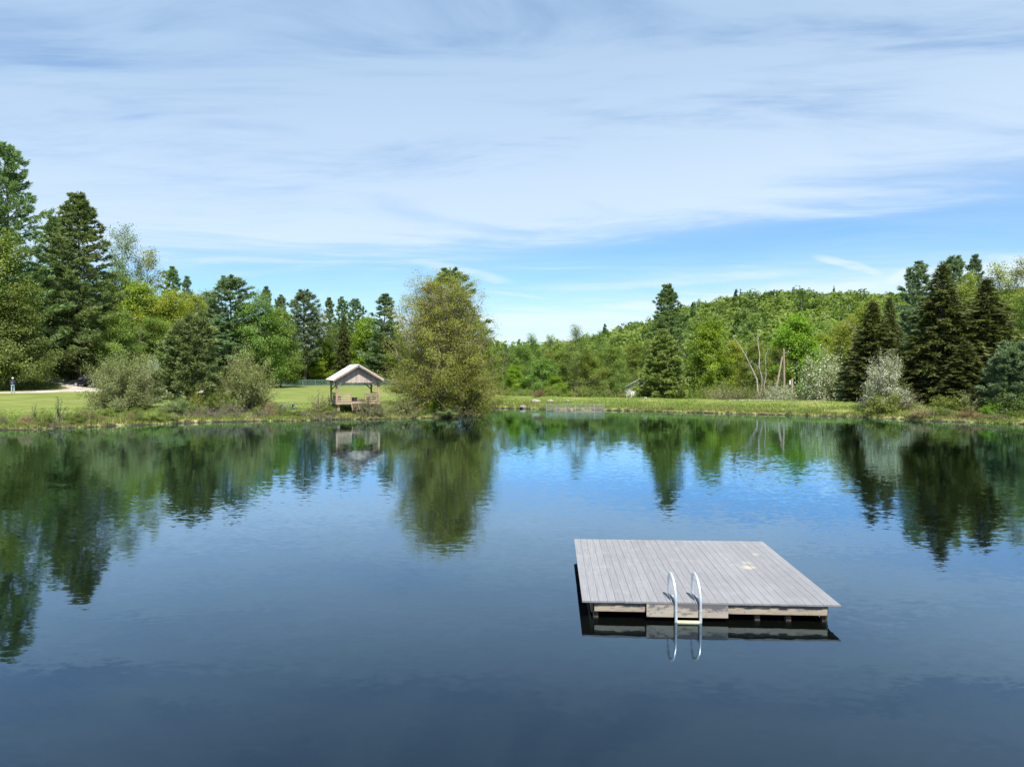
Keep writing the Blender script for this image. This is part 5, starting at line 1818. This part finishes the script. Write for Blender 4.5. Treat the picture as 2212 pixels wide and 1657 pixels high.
boulder(1157, 860, 24, 9, 78.5, 'largest flat grey boulder at the dam crest beside the bare bush', 1)
boulder(1188, 861, 16, 6, 78.5, 'low pale boulder at the dam crest right of the bare bush', 2)
boulder(1226, 862, 9, 4, 78, 'small pale stone at the dam crest above the metal barrier', 3)
boulder(1130, 876, 16, 7, 76.0, 'pale boulder on the dam slope below the largest one', 4)
boulder(1069, 881, 11, 6, 79.6, 'pinkish stone at the waterline near the budding tree', 5)
boulder(1394, 861, 9, 4, 77.0, 'small whitish stone at the dam crest left of the light conifer', 6)
boulder(1316, 890, 10, 4, 70.9, 'small wet stones at the right end of the metal barrier', 7)


# ------------------------------------------------------------------ brush piles and fallen branches on the left bank
def brush(px, D, wpx, hgt, n, label, seed):
    x = (px - CXP) / FPX * D
    z = gz(x, D)
    wd = wpx / FPX * D
    rng = np.random.default_rng(seed)
    root = thing('brush_pile', label, 'brush', (x, D, max(z, 0.05)), 0, 'piles of dead brush at the waterline')
    lines = []
    for i in range(n):
        s = np.array([rng.uniform(-wd / 2, wd / 2), rng.uniform(-0.7, 0.7), rng.uniform(-0.15, hgt * 0.5)])
        d = unit(np.array([rng.normal(), rng.normal() * 0.6 - 0.25, rng.normal() * 0.35 + 0.1]))
        L = rng.uniform(0.5, 1.6)
        e = s + d * L
        m_ = (s + e) / 2 + np.array([0, 0, rng.uniform(0.0, 0.35)])
        r0 = rng.uniform(0.010, 0.032)
        lines.append((bez(s, m_, e, 5), np.linspace(r0, r0 * 0.35, 5)))
        for k in range(2):
            q_ = s + (e - s) * rng.uniform(0.3, 0.9)
            lines.append((np.array([q_, q_ + unit(d + rng.normal(0, 0.8, 3)) * rng.uniform(0.2, 0.6)]), np.array([0.010, 0.004])))
    V, Q = tubes(lines, 4)
    tag(link('sticks', mesh_arrays('sticks', V, Q, None, M['dead_twig'], smoothf=True), root), kind='stuff')


brush(432, 57.0, 70, 0.7, 60, 'tangle of dead branches at the water under the young pine', 11)
brush(508, 57.6, 46, 1.3, 60, 'rounded tangle of dead twigs left of the olive willow', 12)
brush(690, 58.7, 62, 0.45, 46, 'heap of dead sticks at the water left of the shelter', 13)
brush(560, 58.2, 70, 0.8, 30, 'loose dead branches arching at the foot of the olive willow', 14)
brush(812, 60.2, 40, 0.5, 30, 'dead sticks under the twiggy bush before the shelter', 15)
brush(990, 62.8, 40, 0.7, 36, 'dead branches hanging over the water under the budding tree', 16)
brush(2040, 57.9, 60, 0.5, 34, 'dead brown sticks at the waterline below the tallest spruce', 17)
brush(2150, 56.0, 46, 0.5, 30, 'dead sticks at the waterline near the right edge', 18)
brush(100, 50.2, 70, 0.35, 30, 'dry sticks lying at the waterline between the two saplings', 19)


# ------------------------------------------------------------------ houses among the trees
def house(px, D, wd, dp, hw, hr, wall, roof, rz, label, win):
    x = (px - CXP) / FPX * D
    z = gz(x, D) - 0.3
    h = thing('house', label, 'house', (x, D, z), rz)
    b = MB()
    b.prism([(-wd / 2, 0), (wd / 2, 0), (wd / 2, hw), (-wd / 2, hw)], -dp / 2, dp / 2)
    b.build('wall', wall, h)
    for s in (-1, 1):
        MB().prism([(s * dp / 2 * 1.0, hw + 0.003), (0, hr - 0.06), (s * 0.001, hw + 0.003)], -wd / 2, -wd / 2 + 0.15, 'yz').build('gable', wall, h)
        MB().prism([(s * dp / 2 * 1.0, hw + 0.003), (0, hr - 0.06), (s * 0.001, hw + 0.003)], wd / 2 - 0.15, wd / 2, 'yz').build('gable', wall, h)
        n_ = Vector((0, s * (hr - hw), dp / 2)).normalized()
        e = Vector((0, s * (dp / 2 + 0.35), hw - 0.35 * (hr - hw) / (dp / 2)))
        r_ = Vector((0, 0, hr))
        MB().prism([(e.y, e.z), (r_.y, r_.z), (r_.y, r_.z + 0.12), (e.y + n_.y * 0.1, e.z + n_.z * 0.1)], -wd / 2 - 0.3, wd / 2 + 0.3, 'yz').build('roof', roof, h)
    for (wx, wz, ww, wh) in win:
        f = MB().box((0, 0, 0), (ww + 0.16, 0.06, wh + 0.16)).build('window', M['white_wall'], h, loc=(wx, -dp / 2 - 0.032, wz))
        MB().box((0, 0, 0), (ww / 2 - 0.03, 0.02, wh)).build('pane', M['glass_dark'], f, loc=(-ww / 4, -0.042, 0))
        MB().box((0, 0, 0), (ww / 2 - 0.03, 0.02, wh)).build('pane', M['glass_dark'], f, loc=(ww / 4, -0.042, 0))
    d_ = MB().box((0, 0, 0), (0.95, 0.06, 2.05)).build('door', M['timber'], h, loc=(0.2, -dp / 2 - 0.032, 1.05))
    MB().tube([(0.35, -0.03, 0), (0.35, -0.09, 0)], 0.03, 8).build('handle', M['iron'], d_)
    return h


house(308, 113, 5.6, 4.6, 2.5, 4.2, M['tan_wall'], M['tan_roof'], R(4), 'tan-roofed hut mostly hidden behind the grey-green willow', [(-1.6, 1.5, 1.0, 1.0), (1.8, 1.5, 1.0, 1.0)])
house(1393, 104, 4.6, 6.0, 3.4, 4.9, M['white_wall'], M['grey_roof'], R(82), 'white house glimpsed between the trees left of the light conifer', [(-1.7, 1.8, 0.9, 1.1), (1.7, 1.8, 0.9, 1.1)])

# ------------------------------------------------------------------ utility poles and wires
PD = 96.0
tp = at(1694, 755, PD)
gp = gz(tp[0], PD)
pole = thing('utility_pole', 'upright wooden utility pole with a leaning prop pole behind the white-flowering bush', 'utility pole', (tp[0], PD, gp))
HP = tp[2] - gp
MB().tube([(0, 0, -0.3), (0.03, 0, HP * 0.5), (-0.06, 0, HP)], [0.16, 0.14, 0.11], 12).build('mast', M['pole'], pole, smoothf=True)
MB().tube([(-1.75, -0.3, -0.3), (-0.30, -0.12, HP - 1.0)], [0.15, 0.11], 12).build('prop', M['pole'], pole, smoothf=True)
MB().bar((-0.02, -0.1, HP - 0.55), (0.55, -0.1, HP - 0.30), 0.05, 0.05).build('bracket', M['galv'], pole)
MB().tube([(-0.06, 0, HP - 0.02), (-0.06, 0, HP + 0.14)], [0.04, 0.025], 8).build('insulator', M['white_wall'], pole, smoothf=True)
MB().tube([(0.52, -0.1, HP - 0.30), (0.52, -0.1, HP - 0.16)], [0.035, 0.022], 8).build('insulator', M['white_wall'], pole, smoothf=True)
MB().tube([(0.0, -0.1, HP - 1.7), (-1.0, -0.9, 0.2)], 0.012, 5).build('guy_wire', M['wire'], pole)
sp_ = at(1711, 818, PD - 1)
gs = gz(sp_[0], PD - 1)
st_ = thing('wooden_post', 'short wooden post right of the propped utility pole', 'post', (sp_[0], PD - 1, gs))
MB().tube([(0, 0, -0.2), (0, 0, sp_[2] - gs)], [0.16, 0.14], 10).build('shaft', M['pole'], st_, smoothf=True)
MB().box((-0.28, 0, sp_[2] - gs - 0.5), (0.14, 0.1, 0.6)).build('sign_plate', M['white_wall'], st_)


def wire(name, pts, label):
    P = [Vector(p) for p in pts]
    b = MB()
    line = []
    for i in range(len(P) - 1):
        for k in range(12):
            t = k / 12
            q_ = P[i].lerp(P[i + 1], t)
            q_.z -= 4 * t * (1 - t) * (P[i + 1] - P[i]).length * 0.012
            line.append(q_)
    line.append(P[-1])
    b.tube(line, 0.014, 5)
    tag(b.build(name, M['wire']), label, 'wire', 'overhead wires')


def w3(px, py, D):
    return tuple(at(px, py, D))


wire('overhead_wire', [w3(1692, 779, PD - 0.15), w3(1570, 792, 93), w3(1470, 807, 92), w3(1320, 822, 92), w3(1075, 828, 95)], 'thin overhead wire running left from the utility pole across the trees')
wire('overhead_wire', [w3(1696, 778, PD + 0.2), w3(1790, 784, 103), w3(1900, 790, 108)], 'thin overhead wire running right from the utility pole')
wire('overhead_wire', [w3(1694, 795, PD - 0.15), w3(1560, 806, 94), w3(1450, 818, 94)], 'lower overhead wire running left from the utility pole')

# ------------------------------------------------------------------ car
CX_, CY_ = at(194, 830, 97.0)[0], 97.0
CZ_ = gz(CX_, CY_)
car = thing('parked_car', 'dark sport utility car parked on the gravel behind the grey-green willow', 'car', (CX_, CY_, CZ_ + 0.06), R(-12))
car_side = [(-2.30, 0.42), (-2.33, 0.72), (-2.26, 0.92), (-1.15, 1.08), (-1.05, 1.10), (2.18, 1.10), (2.30, 0.98), (2.32, 0.55), (2.24, 0.38), (1.82, 0.36), (1.78, 0.56), (1.62, 0.72), (1.36, 0.78), (1.10, 0.72), (0.94, 0.56), (0.90, 0.34),
            (-0.92, 0.34), (-0.96, 0.56), (-1.12, 0.72), (-1.38, 0.78), (-1.64, 0.72), (-1.80, 0.56), (-1.84, 0.38)]
MB().prism(car_side, -0.93, 0.93).build('body', M['car'], car)
cab = MB()
lo = [(-1.12, 1.095), (2.20, 1.095)]
vs = [(-1.12, -0.90, 1.095), (2.20, -0.90, 1.095), (2.20, 0.90, 1.095), (-1.12, 0.90, 1.095), (-0.42, -0.74, 1.74), (1.98, -0.74, 1.72), (1.98, 0.74, 1.72), (-0.42, 0.74, 1.74)]
cab.add(vs, [(0, 3, 2, 1), (4, 5, 6, 7), (0, 1, 5, 4), (1, 2, 6, 5), (2, 3, 7, 6), (3, 0, 4, 7)])
cab.build('cabin', M['car'], car)
for s in (-1, 1):
    def sp(x, z):
        f_ = (z - 1.095) / 0.64
        return (x, s * (0.905 - 0.16 * f_), z)
    for (a_, b_, c_, d_) in (((-0.88, 1.13), (0.30, 1.13), (0.30, 1.66), (-0.34, 1.66)), ((0.38, 1.13), (1.25, 1.13), (1.25, 1.65), (0.38, 1.66)), ((1.33, 1.13), (2.02, 1.15), (1.88, 1.62), (1.33, 1.65))):
        f = MB()
        f.add([sp(*a_), sp(*b_), sp(*c_), sp(*d_)] + [tuple(np.array(sp(*p_)) - np.array([0, s * 0.03, 0])) for p_ in (a_, b_, c_, d_)], [(0, 1, 2, 3), (4, 7, 6, 5), (0, 4, 5, 1), (1, 5, 6, 2), (2, 6, 7, 3), (3, 7, 4, 0)])
        f.build('side_window', M['glass_dark'], car)
    MB().box((-0.62, s * 1.03, 1.17), (0.14, 0.20, 0.15)).build('mirror', M['rim'], car)
    MB().box((-2.24, s * 0.68, 0.83), (0.10, 0.36, 0.16)).build('headlight', M['lamp'], car)
    MB().box((2.31, s * 0.78, 0.92), (0.05, 0.22, 0.30)).build('tail_light', M['tail'], car)
    for xd in (0.0, 1.05):
        MB().box((xd, s * 0.945, 0.98), (0.18, 0.03, 0.035)).build('door_handle', M['rim'], car)
    for xw in (-1.38, 1.36):
        wh = MB().tube([(xw, s * 0.72, 0.36), (xw, s * 0.74, 0.36), (xw, s * 0.92, 0.36), (xw, s * 0.945, 0.36)], [0.33, 0.365, 0.365, 0.33], 24).build('tyre', M['tyre'], car, smoothf=True)
        MB().tube([(xw, s * 0.93, 0.36), (xw, s * 0.952, 0.36)], [0.25, 0.235], 20).build('rim', M['rim'], wh, smoothf=True)
        for k in range(5):
            an = k * 1.2566
            MB().bar((xw, s * 0.955, 0.36), (xw + 0.21 * math.cos(an), s * 0.955, 0.36 + 0.21 * math.sin(an)), 0.05, 0.02, (0, 1, 0)).build('spoke', M['alu_dull'], wh)
ws = MB()
ws.add([(-1.06, -0.80, 1.16), (-1.06, 0.80, 1.16), (-0.47, 0.68, 1.71), (-0.47, -0.68, 1.71), (-1.03, -0.80, 1.13), (-1.03, 0.80, 1.13), (-0.44, 0.68, 1.68), (-0.44, -0.68, 1.68)], [(0, 1, 2, 3), (4, 7, 6, 5), (0, 4, 5, 1), (1, 5, 6, 2), (2, 6, 7, 3), (3, 7, 4, 0)])
ws.build('windscreen', M['glass_dark'], car)
MB().box((-2.335, 0, 0.66), (0.05, 1.0, 0.22)).build('grille', M['iron'], car)
MB().box((-2.32, 0, 0.45), (0.12, 1.75, 0.16)).build('bumper', M['iron'], car)

# ------------------------------------------------------------------ person
PX_, PY_ = at(28, 850, 85.2)[0], 85.2
PZ_ = gz(PX_, PY_) + 0.06
per = thing('person', 'person in white cap, dark jacket and pale jeans on the gravel road', 'person', (PX_, PY_, PZ_), R(24))


def skin_obj(name, pts, edges, mat, parent, root=0, sub=1):
    me = bpy.data.meshes.new(name)
    me.from_pydata([p[:3] for p in pts], edges, [])
    me.materials.append(mat)
    o = link(name, me, parent)
    sk = o.modifiers.new('skin', 'SKIN')
    sk.use_smooth_shade = True
    for i, p in enumerate(pts):
        r_ = p[3]
        me.skin_vertices[0].data[i].radius = r_ if isinstance(r_, tuple) else (r_, r_)
    me.skin_vertices[0].data[root].use_root = True
    sb = o.modifiers.new('subdivision', 'SUBSURF')
    sb.levels = sb.render_levels = sub
    return o


# facing -Y; pelvis, spine, head, arms bent forward with the hands meeting before the chest
bp = [(0, 0.0, 0.95, 0.10), (0, 0.0, 1.12, 0.085), (0, 0.02, 1.36, 0.085), (0, 0.0, 1.48, 0.06), (0, -0.02, 1.555, 0.062), (0, -0.035, 1.64, 0.092), (0, -0.03, 1.72, 0.075)]
be = [(0, 1), (1, 2), (2, 3), (3, 4), (4, 5), (5, 6)]
for s in (-1, 1):
    k = len(bp)
    bp += [(s * 0.19, 0.0, 1.40, 0.058), (s * 0.25, -0.02, 1.13, 0.045), (s * 0.12, -0.26, 1.15, 0.034), (s * 0.085, -0.32, 1.17, 0.028)]
    be += [(2, k), (k, k + 1), (k + 1, k + 2), (k + 2, k + 3)]
    for f_, (dx, dz, L_) in enumerate(((0.022, 0.030, 0.085), (0.008, 0.014, 0.095), (-0.004, -0.002, 0.09), (0.002, -0.020, 0.07), (0.035, 0.045, 0.055))):
        n_ = len(bp)
        bp += [(s * (0.070 + dx * 0.5), -0.345, 1.17 + dz, 0.010), (s * (0.070 + dx * 0.5 - 0.02), -0.345 - L_ * 0.35, 1.175 + dz, 0.009), (s * (0.045 + dx * 0.4), -0.345 - L_ * 0.25, 1.18 + dz, 0.008)]
        be += [(k + 3, n_), (n_, n_ + 1), (n_ + 1, n_ + 2)]
    k = len(bp)
    bp += [(s * 0.095, 0.0, 0.88, 0.088), (s * 0.11, -0.01, 0.48, 0.058), (s * 0.12, 0.02, 0.10, 0.042), (s * 0.13, -0.05, 0.045, 0.038), (s * 0.14, -0.16, 0.035, 0.030)]
    be += [(0, k), (k, k + 1), (k + 1, k + 2), (k + 2, k + 3), (k + 3, k + 4)]
skin_obj('body', bp, be, M['skin'], per, 0, 2)
nose = MB().tube([(0, -0.115, 1.655), (0, -0.135, 1.635), (0, -0.118, 1.625)], [0.010, 0.016, 0.012], 6)
nose.build('nose', M['skin'], per, smoothf=True)
for s in (-1, 1):
    MB().tube([(s * 0.034, -0.116, 1.665), (s * 0.034, -0.124, 1.665)], [0.013, 0.009], 8).build('eye', M['iron'], per)
    MB().box((s * 0.092, -0.03, 1.65), (0.015, 0.03, 0.055)).build('ear', M['skin'], per)
MB().box((0, -0.118, 1.598), (0.045, 0.012, 0.010)).build('mouth', M['tail'], per)
jp = [(0, 0, 0.90, (0.175, 0.15)), (0, 0, 1.12, (0.17, 0.15)), (0, 0, 1.36, (0.175, 0.155)), (0, 0, 1.475, 0.078)]
je = [(0, 1), (1, 2), (2, 3)]
for s in (-1, 1):
    k = len(jp)
    jp += [(s * 0.205, 0.0, 1.40, 0.080), (s * 0.262, -0.02, 1.13, 0.066), (s * 0.105, -0.285, 1.16, 0.046)]
    je += [(2, k), (k, k + 1), (k + 1, k + 2)]
skin_obj('jacket', jp, je, M['jacket'], per, 0, 1)
tp_ = [(0, 0, 0.93, (0.165, 0.12))]
te = []
for s in (-1, 1):
    k = len(tp_)
    tp_ += [(s * 0.10, 0, 0.86, 0.105), (s * 0.115, -0.01, 0.48, 0.080), (s * 0.125, 0.015, 0.09, 0.066)]
    te += [(0, k), (k, k + 1), (k + 1, k + 2)]
skin_obj('jeans', tp_, te, M['jeans'], per, 0, 1)
bm = bmesh.new()
bmesh.ops.create_uvsphere(bm, u_segments=16, v_segments=10, radius=0.112)
bmesh.ops.delete(bm, geom=[v_ for v_ in bm.verts if v_.co.z < -0.02], context='VERTS')
me = bpy.data.meshes.new('cap')
bm.to_mesh(me)
bm.free()
me.materials.append(M['cap'])
link('cap', me, per, (0, -0.025, 1.70))
MB().prism([(-0.085, -0.11), (0.085, -0.11), (0.06, -0.205), (0, -0.22), (-0.06, -0.205)], 1.695, 1.705, 'xy').build('cap_peak', M['cap'], per)
for s in (-1, 1):
    MB().prism([(s * 0.13 - 0.05, 0.06), (s * 0.13 + 0.05, 0.06), (s * 0.14 + 0.052, -0.12), (s * 0.14, -0.215), (s * 0.14 - 0.05, -0.12)], 0.0, 0.085, 'xy').build('shoe', M['shoe'], per)
c24, s24 = math.cos(R(24)), math.sin(R(24))
ctl = thing('remote_controller', 'pale controller held in both hands by the person on the gravel road', 'controller', (PX_ + 0.365 * s24, PY_ - 0.365 * c24, PZ_ + 1.185), R(24))
MB().prism([(-0.085, -0.04), (0.085, -0.04), (0.095, 0.01), (0.075, 0.045), (-0.075, 0.045), (-0.095, 0.01)], -0.018, 0.018, 'xy').build('case', M['shoe'], ctl)
MB().box((0, -0.035, 0.065), (0.14, 0.012, 0.085)).build('screen', M['glass_dark'], ctl)
for s in (-1, 1):
    MB().tube([(s * 0.045, 0.0, 0.018), (s * 0.045, 0.0, 0.035)], 0.010, 8).build('stick', M['iron'], ctl)

# ------------------------------------------------------------------ labels that single out the look-alike trees and bushes
LMK = [(8, 'the tallest left pine'), (168, 'the tall pointed pine'), (262, 'the big willow bush'), (414, 'the round young pine'), (532, 'the olive willow'), (621, 'the picnic table'), (694, 'the bright maple'), (766, 'the open shelter'), (860, 'the budding tree'), (954, 'the big budding tree'),
       (1110, 'the boulders'), (1243, 'the metal barrier'), (1378, 'the white house'), (1442, 'the lone tall pine'), (1532, 'the large maple'), (1645, 'the pale forked trunks'), (1694, 'the utility pole'), (1792, 'the broad flowering bush'), (1886, 'the leftmost spruce'), (2036, 'the tallest spruce'), (2132, 'the broadest spruce')]
ORD = ['leftmost', 'second from left', 'third from left', 'fourth from left', 'fifth from left', 'sixth from left', 'seventh from left', 'eighth from left', 'ninth from left']
from collections import defaultdict
seen = defaultdict(list)
for o in list(COL.objects):
    if o.parent is None and 'label' in o and o.get('category') in ('tree', 'bush', 'weeds'):
        seen[o['label']].append(o)
again = defaultdict(list)
for lab, obs in seen.items():
    if len(obs) < 2:
        continue
    for o in obs:
        px = CXP + FPX * o.location.x / o.location.y
        lp, ln = min(LMK, key=lambda q_: abs(q_[0] - px))
        short = {'knee-high clump of weeds on the edge of the pond': 'knee-high weed clump',
                 'spring-green tree in the belt between the dam and the hill': 'tree behind the dam',
                 'low green bush growing behind the crest of the dam': 'low bush behind the dam',
                 'leafy tree deep in the wood on the left, half hidden by nearer trees': 'leafy tree deep in the left wood',
                 'leafy tree in the left wood between the road and the skyline pines': 'leafy tree in the left wood',
                 'pine deep in the wood on the left, half hidden by nearer trees': 'pine deep in the left wood',
                 'leafy bush in the undergrowth at the foot of the left wood': 'undergrowth bush by the left wood',
                 'grey twiggy bush with few leaves behind the dam crest': 'grey twiggy bush behind the dam'}.get(lab, lab)
        crown = [c for c in o.children if c.name.startswith(('crown', 'foliage'))]
        mt = crown[0].material_slots[0].material.name if crown else ''
        adj = {'green_leaves': 'fresh green', 'olive_leaves': 'olive', 'yellow_green_leaves': 'yellow-green', 'dull_green_leaves': 'dull green', 'maple_leaves': 'bright green', 'bank_weeds': 'weedy'}.get(mt, '')
        if adj and adj.split()[-1] not in short.split()[:3]:
            short = adj + ' ' + short
        side = 'left of' if px < lp - 6 else ('right of' if px > lp + 6 else 'behind')
        o['label'] = short + ', ' + side + ' ' + ln
        again[o['label']].append((px, o))
for lab, obs in again.items():
    if len(obs) > 1:
        obs.sort(key=lambda q_: q_[0])
        for k, (px, o) in enumerate(obs):
            o['label'] = lab + ', ' + (ORD[k] if k < len(ORD) - 1 else 'rightmost')
for o in COL.objects:
    if 'label' in o and len(o['label'].split()) > 16:
        o['label'] = o['label'].replace(' from left', '').replace(' in the left wood', ' of the left wood').replace('by the left wood', 'by the wood')
        print('LONG', o.name, len(o['label'].split()), o['label'])
